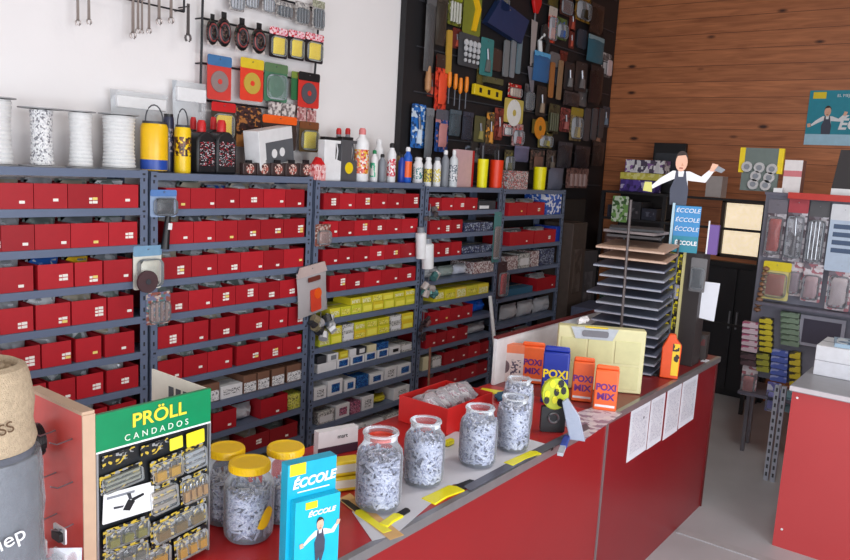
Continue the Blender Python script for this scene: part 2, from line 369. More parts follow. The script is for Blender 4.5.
def bag(label, u, z, a, b, h, m1, m2, group='clear bags lying on shelves', y=YS, name='plastic_bag', cat='bag', tilt=0, d=.12, inset=.02):
    x0 = x_on(a, y, z + .03); x1 = x_on(b, y, z + .03); w = x1 - x0
    t = thing(name, label, cat, ((x0 + x1) / 2, y + inset + d / 2, z + .001), 0, group)
    MB().pillow(w * .8, h * .8, d * .7, m1, c=(0, 0, .002), lump=.6, seed=a).build('contents', t)
    MB().pillow(w, h, d, m2, c=(0, 0, 0), lump=.4, seed=b).build('film', t)
    return t
bag('clear bag of metal parts between two red boxes above the yellow lids', 1, z, 239, 260, .08, STUFFC[2], BAGM[2])
goods('carton', 'yellow-green carton at the right end of a low shelf, second unit', 'box', 1, z, 289, 304, .08, printed([(190, 190, 70), (210, 205, 110), (120, 120, 60)], 120, 120))
z = rowz(1, 8)
for i, (a, b) in enumerate(seq(196, 218, 244, 270, 298)): put_box(1, z, a, b, 'dark red box, %s from left just above the yellow lids' % ORD[i], h=.08, red=mat((140, 18, 26), .5))
z = rowz(1, 9)
for i, (a, b) in enumerate(seq(205, 235, 265, 295)): put_box(1, z, a, b, 'red box on the lowest filled shelf, second unit, %s from left' % ORD[i], h=.08)
# third unit
place_row(2, 0, even(324, 419.5, 6), h=.085); place_row(2, 1, even(323, 418, 6), h=.085); place_row(2, 2, even(323, 416.5, 6), h=.085)
place_row(2, 3, even(330, 416, 5), h=.088)
def stack_row(u, r, items, h, name, gl, desc, d=.16, lay=1, lift=0):
    z = rowz(u, r)
    for i, it in enumerate(items):
        a, b, m, c = it[:4]; hh = it[4] if len(it) > 4 else h; lb = it[5] if len(it) > 5 else None
        for L_ in range(lay):
            lvl = '' if lay == 1 else (', lower layer' if L_ == 0 else ', upper layer')
            goods(name, '%s, %s from left %s%s' % (c, ORD[i], desc, lvl), 'box', u, z + lift + L_ * (hh + .001), a, b, hh, m, gl, d=d, lab=lb[0] if lb else None, labm=lb[1] if lb else None)
ym = lambda c: (c, YP)
stack_row(2, 4, [(a, b, YP, 'small yellow carton') for a, b in even(331, 418, 8)], .052, 'carton', 'small yellow cartons', 'in the upper yellow row', lay=1)
z = rowz(2, 4)
for i, (a, b) in enumerate(even(352, 417, 6)): goods('carton', 'small yellow carton on top, %s from left in the upper yellow row' % ORD[i], 'box', 2, z + .0535, a, b, .04, YP, 'small yellow cartons', d=.14)
its = [(a, b, GP if i in (2, 6) else YP, 'grey carton' if i in (2, 6) else 'yellow carton') for i, (a, b) in enumerate(even(320, 415, 8))]
stack_row(2, 5, its, .048, 'carton', 'small yellow cartons', 'in the lower yellow row', lay=2)
q = ((.15, .85, .15, .85), BLP)
stack_row(2, 6, [(319, 338, WB, 'white carton'), (338.5, 351, WB, 'blue-faced white carton', .05, q), (352, 366, WB, 'blue-faced white carton', .05, q), (366.5, 378, WB, 'blue-faced white carton', .05, q), (379, 390, WB, 'blue-faced white carton', .05, q), (391, 402, WB, 'white carton', .05, ((.3, .8, .3, .7), BLACK)), (402, 414, GP, 'grey carton')], .05, 'carton', 'blue-and-white cartons', 'in the lower layer of the blue-white row')
stack_row(2, 6, [(319, 328, DGREY, 'dark carton'), (329, 340, WB, 'white carton', .042, ((.3, .8, .2, .8), GREY)), (341, 350, YP, 'yellow carton'), (351, 358, WB, 'white carton'), (359, 368, DGREY, 'black carton', .042, ((.2, .8, .2, .8), WB)), (369, 378, CREAM, 'cream carton'), (379, 390, BLP, 'blue carton')], .042, 'carton', 'small cartons', 'in the upper layer of the blue-white row', lift=.0515)
def qq(m, a=.25, b=.8): return ((a, b, .2, .75), m)
stack_row(2, 7, [(315, 328, WB, 'white carton', .07, qq(TXT)), (329, 344, WB, 'large white carton with a navy square', .088, qq(BLP)), (346, 357, WB, 'white carton with a small blue square', .066, qq(BLP)), (358, 370, BLP, 'blue carton', .07, qq(BLP)), (371, 385, WB, 'white carton with a green-blue square', .06, qq(BLP)), (386, 398, WB, 'white carton with grey print', .075, qq(TXT)), (399, 413, WB, 'white carton with blue print', .07, qq(BLP))], .07, 'carton', 'white cartons with square prints', 'on the white carton shelf')
stack_row(2, 8, [(319, 336, GP, 'grey-white carton'), (337, 351, WB, 'pink-squared white carton', .08, qq(PKP)), (352, 362, PKP, 'purple carton'), (363, 375, WB, 'white carton with grey print', .082, qq(TXT)), (395, 411, WB, 'white carton', .075, qq(TXT))], .07, 'carton', 'white and pink cartons', 'on the shelf left of the red box')
bag('yellow packet lying on the shelf left of the big red box', 2, rowz(2, 8), 376, 393, .045, YEL, clear((235, 220, 60), .7, .3))
stack_row(2, 9, [(320, 338, WB, 'white carton', .07, qq(TXT)), (339, 352, GP, 'grey carton'), (353, 366, WB, 'white carton', .07, qq(TXT)), (367, 385, WB, 'white carton', .06), (386, 404, GP, 'grey carton')], .065, 'carton', 'pale cartons on the lowest shelf', 'on the lowest visible shelf of the third unit')
# fourth unit
place_row(3, 0, even(430, 478, 4), h=.08); place_row(3, 1, even(430, 463, 3), h=.085); place_row(3, 2, even(430, 462, 3), h=.088)
DP = printed([(30, 34, 52), (70, 80, 110), (150, 160, 175), (40, 50, 90)], 90, 120); WPK = printed([(196, 184, 184), (150, 120, 120), (220, 214, 214), (120, 80, 84)], 110, 110)
goods('carton', 'dark carton with a white label right of the top red boxes, fourth unit', 'box', 3, rowz(3, 0), 480, 497, .06, DGREY, lab=(.05, .6, .1, .45), labm=WHITE)
goods('carton', 'blue and white carton right of red boxes, fourth unit second shelf', 'box', 3, rowz(3, 1), 466, 494, .06, DP)
goods('carton', 'dark blue carton right of two red boxes, fourth unit third shelf', 'box', 3, rowz(3, 2), 464, 494, .05, DP)
for i, (a, b, s) in enumerate(((432, 446, STUFFC[3]), (447, 461, STUFFC[1]), (462, 474, BLG))): bag('clear bag of parts, %s from the left above the yellow row, fourth unit' % ORD[i], 3, rowz(3, 3), a, b, .07, s, BAGM[i])
goods('carton', 'pale pinkish carton above the yellow row, fourth unit', 'box', 3, rowz(3, 3), 475, 495, .08, WPK)
stack_row(3, 4, [(a, b, YP, 'yellow carton') for a, b in even(435, 490, 5)], .07, 'carton', 'yellow cartons on the fourth unit', 'on the fourth unit')
for r_, a, b, n in ((5, 428, 473, 4), (6, 426, 468, 4), (7, 444, 493, 4), (8, 430, 492, 4)): place_row(3, r_, even(a, b, n), h=.088, nl=1)
bag('bright blue bag at the right end of a shelf, fourth unit', 3, rowz(3, 5), 475, 493, .1, BLUE, clear((30, 100, 220), .8, .25), d=.16)
bag('grey bag right of the red boxes, fourth unit', 3, rowz(3, 6), 470, 493, .07, STUFFC[3], BAGM[0])
goods('carton', 'cream carton with grey print left of low red boxes, fourth unit', 'box', 3, rowz(3, 7), 424, 432, .09, CREAM); goods('carton', 'pale grey carton left of low red boxes, fourth unit', 'box', 3, rowz(3, 7), 433, 443, .07, GP)
# fifth unit
place_row(4, 0, [(509, 527), (528, 545)], h=.095); place_row(4, 1, [(510, 534), (535, 556)], h=.1)
goods('carton', 'blue and white carton on the top shelf of the end unit', 'box', 4, rowz(4, 0), 547, 562, .16, printed([(40, 80, 170), (230, 230, 240), (60, 110, 200)], 40, 50))
goods('carton', 'blue carton beside the red boxes on the end unit', 'box', 4, rowz(4, 1), 557, 563, .12, BLUE)
for i, (a, b, m) in enumerate(((507, 519, WPK), (520, 531, GP), (532, 540, WPK), (541, 555, DP))): goods('carton', '%s carton in the middle shelf of the end unit, %s from left' % (['pinkish', 'pale grey', 'small pinkish', 'dark-faced'][i], ORD[i]), 'box', 4, rowz(4, 2), a, b, (.1, .11, .12, .13)[i], m)
goods('tray', 'teal flat tray on the end shelving unit', 'tray', 4, rowz(4, 3), 506, 534, .05, mat((50, 100, 130), .5)); put_box(4, rowz(4, 3), 537, 556, 'red box beside the teal tray on the end unit', h=.1)
for i, (a, b, m) in enumerate(((508, 524, DGREY), (525, 540, GP), (541, 556, BLACK))): bag('%s bag low on the end shelving unit' % ['dark', 'pale', 'black'][i], 4, rowz(4, 4), a, b, .12, m, BAGM[0])
for i, (a, b) in enumerate(((505, 522), (523, 540))): put_box(4, rowz(4, 5), a, b, 'dim red box at the bottom of the end unit, %s' % ['left', 'right'][i], h=.1)
# ------------------------------------------------------------ things standing on the top shelves
def topspot(b, u, y=2.93, rnd_=False):
    L_, w, h, _ = spot(b, y=y)
    if rnd_: w *= L_.y / math.hypot(L_.x, L_.y)
    z = UZ[u][0] + .0005; top = L_.z + h
    L_.z = z; return L_, w, top - z
def bottle(label, b, u, body, cap, lab=None, kind='round', y=2.96, group='bottles on the top shelves', name='bottle', cat='bottle', capw=.4, sh=.72, labr=(.15, .6), caph=.12, cap2=None, sq=1):
    L_, w, h = topspot(b, u, y, kind == 'round'); t = thing(name, label, cat, L_, R(rnd.uniform(-8, 8)), group); r = w / 2
    if kind == 'round':
        MB().lathe([(r * .92, 0), (r, .02 * h), (r, sh * h), (r * .85, (sh + .05) * h), (r * capw, (1 - caph - .04) * h), (r * capw * .9, (1 - caph) * h)], body, 20, sc=(1, sq)).build('body', t)
    else:
        mb = MB(); d = r * .8
        mb.prism([(-r, 0), (r, 0), (r, sh * h), (r * .7, (sh + .07) * h), (r * capw, (1 - caph) * h), (-r * capw, (1 - caph) * h), (-r * .8, (sh + .1) * h), (-r, sh * h)], -d, d, body)
        mb.build('body', t, bevel=r * .18)
    cr = r * capw
    MB().lathe([(cr * 1.05, (1 - caph) * h), (cr * 1.05, h * (1 - caph * .3)), (cr * .7, h), (0, h)], cap, 16).build('cap', t)
    if lab:
        bd = next(c for c in t.children if c.name.startswith('body'))
        if kind == 'round': MB().lathe([(r * 1.012, labr[0] * h), (r * 1.012, labr[1] * h)], lab, 20, sc=(1, sq)).build('paper_label', bd)
        else: MB().box(-r * .75, r * .75, -r * .8 - .001, -r * .8, labr[0] * h, labr[1] * h, lab).build('paper_label', bd)
    return t
def spool(label, b, flange, m, fm, y=2.98, seed=0):
    L_, w, h = topspot(b, 0, y, True); t = thing('rope_spool', label, 'spool', L_, 0, 'rope spools on the top shelf'); r = w / 2
    MB().lathe([(flange, 0), (flange, .004), (r * .5, .004), (r * .5, h - .004), (flange, h - .004), (flange, h), (0, h)], fm, 28).build('reel', t)
    mb = MB(); n = 14; rr = random.Random(seed)
    for k in range(n):
        z0 = .006 + (h - .014) * k / n; dz = (h - .014) / n; rad = r * (1 + .04 * rr.random()) * (1 - .10 * math.sin(math.pi * k / n))
        mb.lathe([(rad * .93, z0), (rad, z0 + dz * .5), (rad * .93, z0 + dz)], m, 22)
    mb.build('rope', t)
WHR = mat((228, 228, 228), .8, var=.05, scale=60, bump=.6, bscale=300); FLG = mat((158, 158, 160), .6)
ROPE2 = printed([(240, 240, 240), (228, 228, 230), (130, 130, 136), (236, 236, 236), (206, 206, 210)], 190, 150)
spool('white rope spool cut off by the left photo edge', (-22, 97, 13, 164), .07, WHR, FLG, seed=1)
spool('spool of grey-flecked white rope with a wide thin flange', (29, 108, 54, 164), .082, ROPE2, FLG, seed=2)
spool('narrow spool of smooth white cord between two wider spools', (68, 111, 93, 165), .058, WHR, FLG, seed=3)
spool('wide spool of white twine beside the yellow can', (101, 114, 136, 165), .08, WHR, FLG, seed=4)
for b, bx, lb in (((110, 92, 168, 166), (2, 40), 'long clear bag with a white box, behind the yellow can'), ((172, 82, 206, 167), (10, 32), 'tall clear bag with a white box, behind the black bottles')):
    L_, w, h = topspot(b, 1 if b[0] > 150 else 0, 3.11); t = thing('plastic_bag', lb, 'bag', L_, 0, 'clear bags against the white wall')
    MB().pillow(w, h, .06, clear((225, 228, 232), .4, .3, wr=.3), lump=.3, seed=w).build('film', t)
    MB().box(-w * .42, w * .42, -.022, .022, h * .78, h * .93, WHITE).build('white_box', t, bevel=.003)
def can(label, b, u, body, top, lab=None, handle=False, band=None, y=2.94, name='can', cat='can'):
    L_, w, h = topspot(b, u, y, True); hh = h * (.74 if handle else 1); r = w / 2; t = thing(name, label, cat, L_)
    MB().lathe([(r * .95, 0), (r, .01), (r, hh * .88), (r * .9, hh * .95), (r * .9, hh * .95)], body, 24).build('body', t)
    MB().lathe([(r * .85, hh * .94), (r * .85, hh), (0, hh)], top, 24).build('lid', t)
    if band: MB().lathe([(r * 1.01, .004), (r * 1.01, hh * .22)], band, 24).build('band', t)
    if lab: MB().lathe([(r * 1.015, hh * .35), (r * 1.015, hh * .75)], lab, 24).build('paper_label', t)
    if handle: MB().tube([(r * .75 * math.cos(a), 0, hh + (h - hh) * math.sin(a) * .95) for a in [math.pi * i / 10 for i in range(11)]], .003, top).build('handle', t)
can('plain yellow can with a blue base and wire handle, beside the white spools', (140, 104, 168, 168), 0, mat((240, 190, 20), .35), DGREY, handle=True, band=mat((30, 70, 160), .4))
can('slim dark aerosol can between two yellow cans', (163, 114, 174, 168), 1, mat((40, 44, 70), .35), BLACK, lab=printed([(60, 60, 90), (160, 150, 160), (30, 30, 50)], 120, 120), y=3.0)
can('slim yellow can with handle, left of the black bottles', (174, 108, 191, 170), 1, mat((240, 200, 20), .35), DGREY, lab=printed([(120, 70, 30), (240, 200, 20), (60, 40, 30)], 90, 90), handle=True)
BL = printed([(18, 18, 20), (30, 30, 34), (18, 18, 20), (24, 24, 26), (190, 190, 195), (24, 24, 26), (170, 40, 56)], 150, 330)
bottle('black bottle with red cap, left of the front pair', (191, 120, 211, 171), 1, BLACK, RED, BL, 'sq', capw=.36, caph=.22, sh=.62)
bottle('black bottle with red cap, right of the front pair', (211, 120, 231, 172), 1, BLACK, RED, BL, 'sq', capw=.36, caph=.22, sh=.62)
bottle('black bottle with red cap, standing behind the front pair, left', (186, 117, 200, 168), 1, BLACK, RED, None, 'sq', capw=.36, caph=.22, sh=.62, y=3.04)
bottle('black bottle with red cap, standing behind the front pair, right', (206, 117, 220, 168), 1, BLACK, RED, None, 'sq', capw=.36, caph=.22, sh=.62, y=3.04)
# boxed lamp leaning
L_, w, h = topspot((256, 124, 300, 162), 1, 2.93); t = thing('lamp_box', 'tilted white box with pictures of two round lamps, above the badge row', 'box', L_ + Vector((0, 0, .045)), R(14), rx=0, ry=R(-9))
MB().box(-w / 2, w / 2, 0, .09, 0, h * .74, WB).build('carton', t, bevel=.002)
MB().box(-w * .32, w * .5, -.001, 0, .06 * h, .5 * h, mat((90, 94, 100), .4)).build('picture', t)
m = MB(); [m.prism(circ(.022, 20, cx, h * .27), -.003, -.001, WHITE) for cx in (-.025, .042)]; m.build('lamp_picture', t)
bx0 = L_
for i in range(5):
    a = 243 + i * 14.2; L_, w, h = topspot((a, 160, a + 14, 177), 1, 2.90)
    t = thing('badge_pack', 'small brown and black card pack, %s of five in front of the lamp box' % ORD[i], 'pack', L_, 0, 'small dark card packs'); d = .03
    MB().box(-w * .48, w * .48, 0, .03, 0, h * .8, mat((60, 44, 44), .5)).build('card', t, bevel=.004)
    MB().prism(circ(w * .28, 14, 0, h * .42), -.003, 0, printed([(170, 90, 80), (220, 200, 190), (80, 30, 30)], 150, 150)).build('badge', t)
    MB().box(-w * .2, w * .2, .005, .015, h * .8, h, BLACK).build('tab', t)
t = thing('display_block', 'low dark plinth carrying the tilted lamp box on the top shelf', 'plinth', (bx0.x, 2.96, UZ[1][0] + .0005)); MB().box(-.05, .05, 0, .1, 0, .042, DGREY).build('block', t)
L_, w, h = topspot((313, 157, 327, 178), 2, 2.87); t = thing('carton', 'small red and pink carton with a spout top beside the white jug', 'box', L_)
MB().box(-w * .42, w * .42, 0, .03, 0, h * .68, printed([(220, 150, 150), (235, 200, 200), (190, 40, 50)], 110, 60)).build('carton_body', t); MB().prism([(-w * .42, h * .68), (w * .42, h * .68), (w * .12, h * .95), (-w * .12, h)], .005, .025, RED).build('spout_top', t)
def jug(label, b, body, cap, lab=None):
    L_, w, h = topspot(b, 2, 2.93); t = thing('jug', label, 'jug', L_, 0, 'plastic jugs'); d = .05; q = w / 2
    m = MB()
    m.prism([(-q, 0), (q, 0), (q, h * .46), (q * .3, h * .5), (q * .3, h * .86), (q * .9, h * .86), (q * .9, h * .93), (-q, h * .93)], -d / 2, d / 2, body)
    m.tube([(q * .75, 0, h * .88), (q * .92, 0, h * .7), (q * .8, 0, h * .44)], .005, body)
    m.build('body', t, bevel=.004); MB().box(-q * .9, q * .5, -d * .4, d * .4, h * .93, h, cap).build('cap', t, bevel=.002)
    if lab: MB().prism(circ(q * .5, 16, 0, h * .3), -d / 2 - .001, -d / 2, lab).build('paper_label', t)
jug('white plastic jug with a black cap', (321, 137, 338, 180), WHITE, BLACK)
jug('dark grey jug with a round yellow label', (338, 137, 354, 180), mat((80, 80, 84), .45), BLACK, YEL)
GL = printed([(230, 230, 226), (60, 170, 130), (230, 230, 226)], 60, 40); RL = printed([(190, 40, 40), (230, 180, 60), (240, 120, 90), (235, 225, 215)], 90, 90)
for i, (b, bd, cp, lb, sp, y, kd) in enumerate((
 ((333, 128, 343, 176), GREY, RED, None, 'grey bottle with red cap behind the white jug', 3.06, .5),
 ((342, 128, 352, 176), GREY, RED, None, 'grey bottle with red cap behind the grey jug', 3.06, .5),
 ((354, 128, 369, 181), WHITE, mat((220, 130, 130), .4), RL, 'tall white bottle with red cap and a red and yellow label', 2.92, .45),
 ((370, 150, 378, 180), WHITE, GREEN, GL, 'white bottle with a green label and cap', 2.92, .5),
 ((373, 139, 384, 176), WHITE, WHITE, None, 'white spray bottle behind the green-labelled bottle', 3.02, .5),
 ((378, 154, 386, 180), GREY, BLACK, None, 'small grey bottle with black cap', 2.92, .5),
 ((387, 143, 396, 181), WHITE, BLACK, printed([(210, 50, 70), (240, 235, 235)], 130, 110), 'white bottle with pink and red print and black cap', 2.92, .55),
 ((395, 152, 402, 180), mat((130, 110, 60), .4), BLACK, None, 'brown bottle with black cap', 2.98, .5),
 ((398, 154, 405, 181), BLUE, BLACK, None, 'small dark blue bottle', 2.93, .5),
 ((403, 147, 412, 181), mat((30, 90, 190), .35), WHITE, ORANGE, 'blue bottle with an orange band and white nozzle', 2.92, .5),
 ((413, 157, 423, 182), WHITE, WHITE, printed([(70, 130, 130), (230, 230, 230)], 130, 130), 'white bottle with a dark brown label', 2.92, .7),
 ((424, 157, 432, 183), WHITE, WHITE, printed([(220, 200, 60), (100, 90, 80)], 130, 130), 'white bottle with a yellow and grey label', 2.92, .7),
 ((433, 157, 441, 183), WHITE, GREY, printed([(220, 200, 90), (235, 235, 235)], 130, 130), 'white bottle with a pale yellow label and grey cap', 2.92, .7),
 ((441, 150, 449, 184), GREY, WHITE, None, 'grey bottle with white cap left of the pink folder', 2.92, .5),
 ((449, 150, 458, 184), mat((210, 214, 218), .4), WHITE, printed([(120, 130, 140), (225, 225, 228)], 130, 130), 'pale spray bottle with blue-grey print', 2.90, .4))):
    bottle(sp, b, 2 if b[0] < 424 else 3, bd, cp, lb, 'round', y=y, capw=kd)
L_, w, h = topspot((455, 150, 476, 185), 3, 2.95); t = thing('folder_box', 'pale pink upright folder with a red edge', 'folder', L_, R(8))
MB().box(-w / 2, w * .38, 0, .04, 0, h, mat((216, 176, 180), .5)).build('cover', t); MB().box(w * .38, w / 2, 0, .042, 0, h, RED).build('spine', t)
def cup(label, b, m, u, pens=4, y=2.92):
    L_, w, h = topspot(b, u, y, True); t = thing('cup', label, 'cup', L_); r = w / 2
    MB().lathe([(0, 0), (r * .92, 0), (r, h), (r * .94, h), (r * .87, .006), (0, .006)], m, 24).build('cup_body', t)
    o = MB().lathe([(r * .86, h * .62), (r * .86, h * .9), (0, h * .9)], BLACK, 16); 
    for k in range(pens): o.tube([((k - 1.5) * r * .3, 0, h * .8), ((k - 1.5) * r * .45, .004 * k, h * (1.35 + .12 * (k % 3)))], .003, rnd.choice([BLACK, GREY, DGREY]))
    o.build('contents', t)
cup('bright yellow cup beside the pink folder', (477, 159, 488, 184), mat((246, 236, 10), .4), 3, 3)
cup('orange-red cup holding dark rods, right of the yellow cup', (489, 160, 503, 185), mat((240, 60, 20), .4), 3, 4)
cup('yellow cup on the darker end shelf', (533, 167, 546, 188), mat((246, 232, 10), .4), 4, 0)
L_, w, h = topspot((508, 171, 528, 187), 4, 2.92); t = thing('carton', 'small white and red printed carton on the end shelf', 'box', L_); MB().box(-w / 2, w / 2, 0, .05, 0, h, printed([(220, 210, 210), (190, 90, 90), (120, 130, 130)], 130, 130)).build('carton_body', t)
L_, w, h = topspot((548, 168, 563, 188), 4, 2.92); t = thing('plastic_bag', 'grey bag on the end shelf right of the yellow cup', 'bag', L_); MB().pillow(w, h, .08, mat((92, 96, 112), .5), lump=.4).build('film', t)
# ------------------------------------------------------------ packs on the wall
YP_ = 3.10
BUB = clear((215, 222, 230), .1, .12)
def pack(label, b, y=None, x=None, card=DGREY, header=None, inner=None, shape='blob', bubble=True, tilt=0, th=.03, name='blister_pack', cat='pack', group=None, disc=None, band=None, hang=True, off=0):
    L_, w, h, rz = spot(b, y=y, x=x)
    t = thing(name, label, cat, L_, rz, group, ry=R(tilt))
    r_ = min(w, h) * .08
    MB().prism(rrect(w, h, r_), -.002, .0, card).build('backing_card', t)
    if header: MB().prism(rrect(w * 1.01, h * .24, r_ * .8, 0, h * .77), -.0045, -.0021, header).build('header_card', t)
    if band: MB().prism(rrect(w * 1.01, h * .3, r_ * .8, 0, -.001), -.0045, -.0021, band).build('lower_band', t)
    if disc:
        R_ = w * .36; m = MB(); m.prism(circ(R_, 28, 0, h * .42), -.007, -.0025, disc); m.prism(circ(R_ * .25, 16, 0, h * .42), -.0085, -.007, card); m.build('disc', t)
    if inner:
        m = MB(); c = h * .4
        if shape == 'blob': m.pillow(w * .66, h * .56, th * .8, inner, c=(0, -th * .45, h * .12), lump=.35, seed=w * 100)
        elif shape == 'tool':
            m.tube([(0, -th * .4, h * .1), (w * .04, -th * .45, h * .42)], w * .15, inner, r2=w * .11); m.tube([(w * .04, -th * .45, h * .42), (-w * .03, -th * .4, h * .72)], w * .06, STEEL)
        elif shape == 'bars':
            for k in range(4): m.tube([((k - 1.5) * w * .2, -th * .3, h * .1), ((k - 1.5) * w * .2, -th * .3, h * .7)], w * .055, inner)
        elif shape == 'grid':
            for i in range(4):
                for j in range(4): m.tube([((i - 1.5) * w * .2, -th * .5, h * .16 + j * h * .18), ((i - 1.5) * w * .2, -th * .5 - .01, h * .16 + j * h * .18)], w * (.05 + .012 * j), inner)
        m.build('contents', t)
    if bubble: MB().prism(rrect(w * .84, h * .66, min(w, h) * .2, 0, h * .06), -th, -.0021, BUB).build('blister', t, bevel=th * .3)
    if hang: MB().tube([(0, -.012, h * .93), (0, .0705 if y == YP_ else .02, h * .93)], .0025, STEEL).build('hook', t)
    return t
# wire grid
YG = 3.12; wire = mat((40, 40, 44), .4, .5)
t = thing('wire_rack', 'thin black wall rack carrying rows of hanging packs', 'rack', (0, YG, 0)); m0 = MB()
def gp(px, py): v = at(px, py, 1, YG); return Vector((v.x, 0, v.z))
for a, b in (((203, -12), (200, 112)), ((318, 30), (312, 112))): MB().tube([gp(*a), gp(*b)], .006, wire).build('upright', t)
for py in (-22, 18, 63, 100):
    a = gp(202, py); b = gp(318, 0); MB().tube([a, Vector((b.x, 0, a.z))], .0055, wire).build('crossbar', t)
    for s in (a, Vector((b.x, 0, a.z))): MB().tube([s, s + Vector((0, YW - YG, 0))], .004, wire).build('bracket', t)
YP_ = 3.10
GB = printed([(170, 164, 162), (150, 146, 146), (120, 116, 116), (200, 196, 192)], 120, 120)
for i, b in enumerate(((229, -12, 244, 11), (244, -10, 258, 9), (262, -6, 274, 13), (276, 2, 292, 18), (295, 2, 309, 25), (312, 1, 324, 30))):
    pack('clear bag of small screws, %s from the left on the topmost wall row' % ORD[i], b, y=YP_, card=GB, inner=STUFFC[2] if i < 3 else DGREY, shape='bars', th=.02, name='screw_pack', group='screw packs on the top row', header=printed([(140, 140, 120), (180, 180, 160)], 130, 130) if i == 5 else None)
DK = printed([(44, 34, 36), (70, 40, 42), (30, 28, 30), (120, 90, 84), (56, 66, 52)], 100, 130)
def oval_pack(label, b, grp):
    L_, w, h, rz = spot(b, y=YP_); t = thing('coiled_pack', label, 'pack', L_, 0, grp)
    MB().prism(circ(w * .5, 20, 0, h * .42, 1, .84 * h / w), -.004, 0, DK).build('backing_card', t); MB().box(-w * .16, w * .16, -.004, 0, h * .8, h, BLACK).build('hang_tab', t)
    m = MB()
    for k in range(3): m.tube([(w * (.4 - .07 * k) * math.cos(2 * math.pi * j / 18), -.008 - .004 * k, h * .4 + h * (.34 - .06 * k) * math.sin(2 * math.pi * j / 18)) for j in range(19)], .004, [BLACK, mat((150, 70, 70), .4), DGREY][k], 6)
    m.build('coil', t); MB().box(-w * .4, w * .42, -.004, -.002, -.0, h * .12, mat((190, 180, 176), .4)).build('clear_base', t)
for i, b in enumerate(((206, 14, 218, 45), (216, 12, 231, 47), (234, 18, 249, 51), (251, 23, 266, 54))): oval_pack('black round coiled pack, %s from the left in the row above the abrasive discs' % ORD[i], b, 'black coiled packs')
for i, b in enumerate(((269, 28, 287, 58), (288, 31, 304, 60), (305, 34, 323, 63))):
    t = pack('black card pack with yellow bubble and pink header, %s of three' % ['left', 'middle', 'right'][i], b, y=YP_, card=mat((30, 24, 34), .4), header=printed([(230, 150, 170), (240, 210, 215), (200, 40, 50)], 130, 130), inner=mat((245, 215, 30), .35), th=.02, name='tape_pack', group='yellow bubble packs')
AB = mat((206, 60, 52), .5)
pack('red card pack with a grey disc and blue header', (207, 56, 231, 100), y=YP_, card=AB, header=mat((60, 110, 160), .5), disc=mat((140, 120, 118), .7), bubble=False, name='disc_pack', group='abrasive disc packs')
pack('red pack with a yellow disc and yellow header', (240, 59, 263, 101), y=YP_, card=mat((220, 60, 36), .5), header=mat((220, 190, 40), .5), disc=mat((190, 160, 60), .7), bubble=False, name='disc_pack', group='abrasive disc packs')
pack('green translucent disc pack in the middle of the abrasive row', (264, 64, 287, 102), y=YP_, card=mat((70, 120, 92), .4), header=mat((90, 120, 84), .4), disc=mat((60, 110, 80), .5), name='disc_pack', group='abrasive disc packs')
pack('narrow green pack partly behind the right red disc pack', (291, 72, 301, 100), y=YP_ + .015, card=mat((50, 110, 70), .4), header=mat((120, 140, 60), .4), bubble=False, name='disc_pack', group='abrasive disc packs')
pack('red pack with a dark disc and black header', (298, 73, 319, 108), y=YP_, card=mat((204, 48, 40), .5), header=BLACK, disc=mat((80, 76, 84), .7), bubble=False, name='disc_pack', group='abrasive disc packs')
pack('yellow card pack with red lettered header and a dark frame', (211, 103, 235, 141), y=YP_, card=mat((60, 50, 40), .5), header=RED, inner=mat((235, 200, 30), .4), th=.02)
pack('dark printed card pack with an orange lower edge', (236, 107, 261, 147), y=YP_, card=printed([(54, 36, 36), (70, 44, 44), (40, 30, 30), (170, 110, 60)], 60, 90), band=mat((190, 130, 70), .5), bubble=False)
for i, b in enumerate(((268, 101, 281, 118), (282, 104, 295, 119), (297, 107, 306, 121), (307, 110, 316, 122))): pack('small %s card with round print, %s in the short row above the lamp box' % ('white' if i < 2 else 'pinkish', ORD[i]), b, y=YP_, card=printed([(210, 200, 196), (120, 110, 110), (180, 170, 168)] if i < 2 else [(190, 140, 140), (150, 90, 90), (210, 180, 176)], 70, 80), bubble=False, name='card_pack', hang=True)
pack('yellow bottle shaped pack hanging at the lower right of the wall rack', (299, 122, 318, 152), y=YP_, card=mat((90, 70, 40), .5), inner=mat((225, 205, 40), .4), header=mat((120, 70, 40), .5), th=.03)
pack('orange and black pack behind the lamp box', (262, 116, 296, 150), y=YP_, card=mat((60, 44, 40), .5), header=ORANGE, bubble=False)
# wrenches
t = thing('wall_bar', 'thin dark bar on the white wall holding wrenches', 'bar', (0, 3.10, 0)); a = at(60, -18, 1, 3.1); b = at(184, 12, 1, 3.1)
MB().tube([(a.x, 0, b.z), (b.x, 0, b.z)], .004, wire).build('rail', t); MB().tube([(b.x, 0, b.z), (b.x, 0, b.z + .12)], .005, wire).build('end_post', t)
for s in (a.x, b.x): MB().tube([(s, 0, b.z + .01), (s, .07, b.z + .01)], .004, wire).build('bracket', t)
zb = b.z
for i, (px, py, wd_) in enumerate(((78, 26, 4), (89, 25, 4), (133, 38, 5), (138, 34, 4), (142, 35, 3), (149, 34, 4), (159, 24, 5), (171, 23, 5), (188, 40, 6))):
    v = at(px, py, 1, 3.0955); s = wd_ * .0018; L = max(zb + .03 - v.z, .16)
    t = thing('wrench', 'steel %s hanging on the wall, %s from the left' % ('thick black-handled wrench' if i == 8 else 'wrench', ORD[i]), 'wrench', (v.x, 3.0955, v.z), 0, 'wrenches hanging on the wall bar')
    g = mat((160, 150, 146), .35, .8) if i < 8 else mat((86, 80, 80), .45, .3)
    MB().prism([(-s * .7, .02), (s * .7, .02), (s * .55, L), (-s * .55, L)], -.003, .003, g).build('shank', t)
    m = MB(); m.tube([(1.3 * s * math.cos(R(k)), 0, .02 + 1.6 * s * math.sin(R(k)) - s) for k in range(-60, 241, 30)], s * .5, g); m.build('jaw', t); MB().tube([(0, -.006, L - .012), (0, .075, L - .012)], .003, wire).build('nail', t)
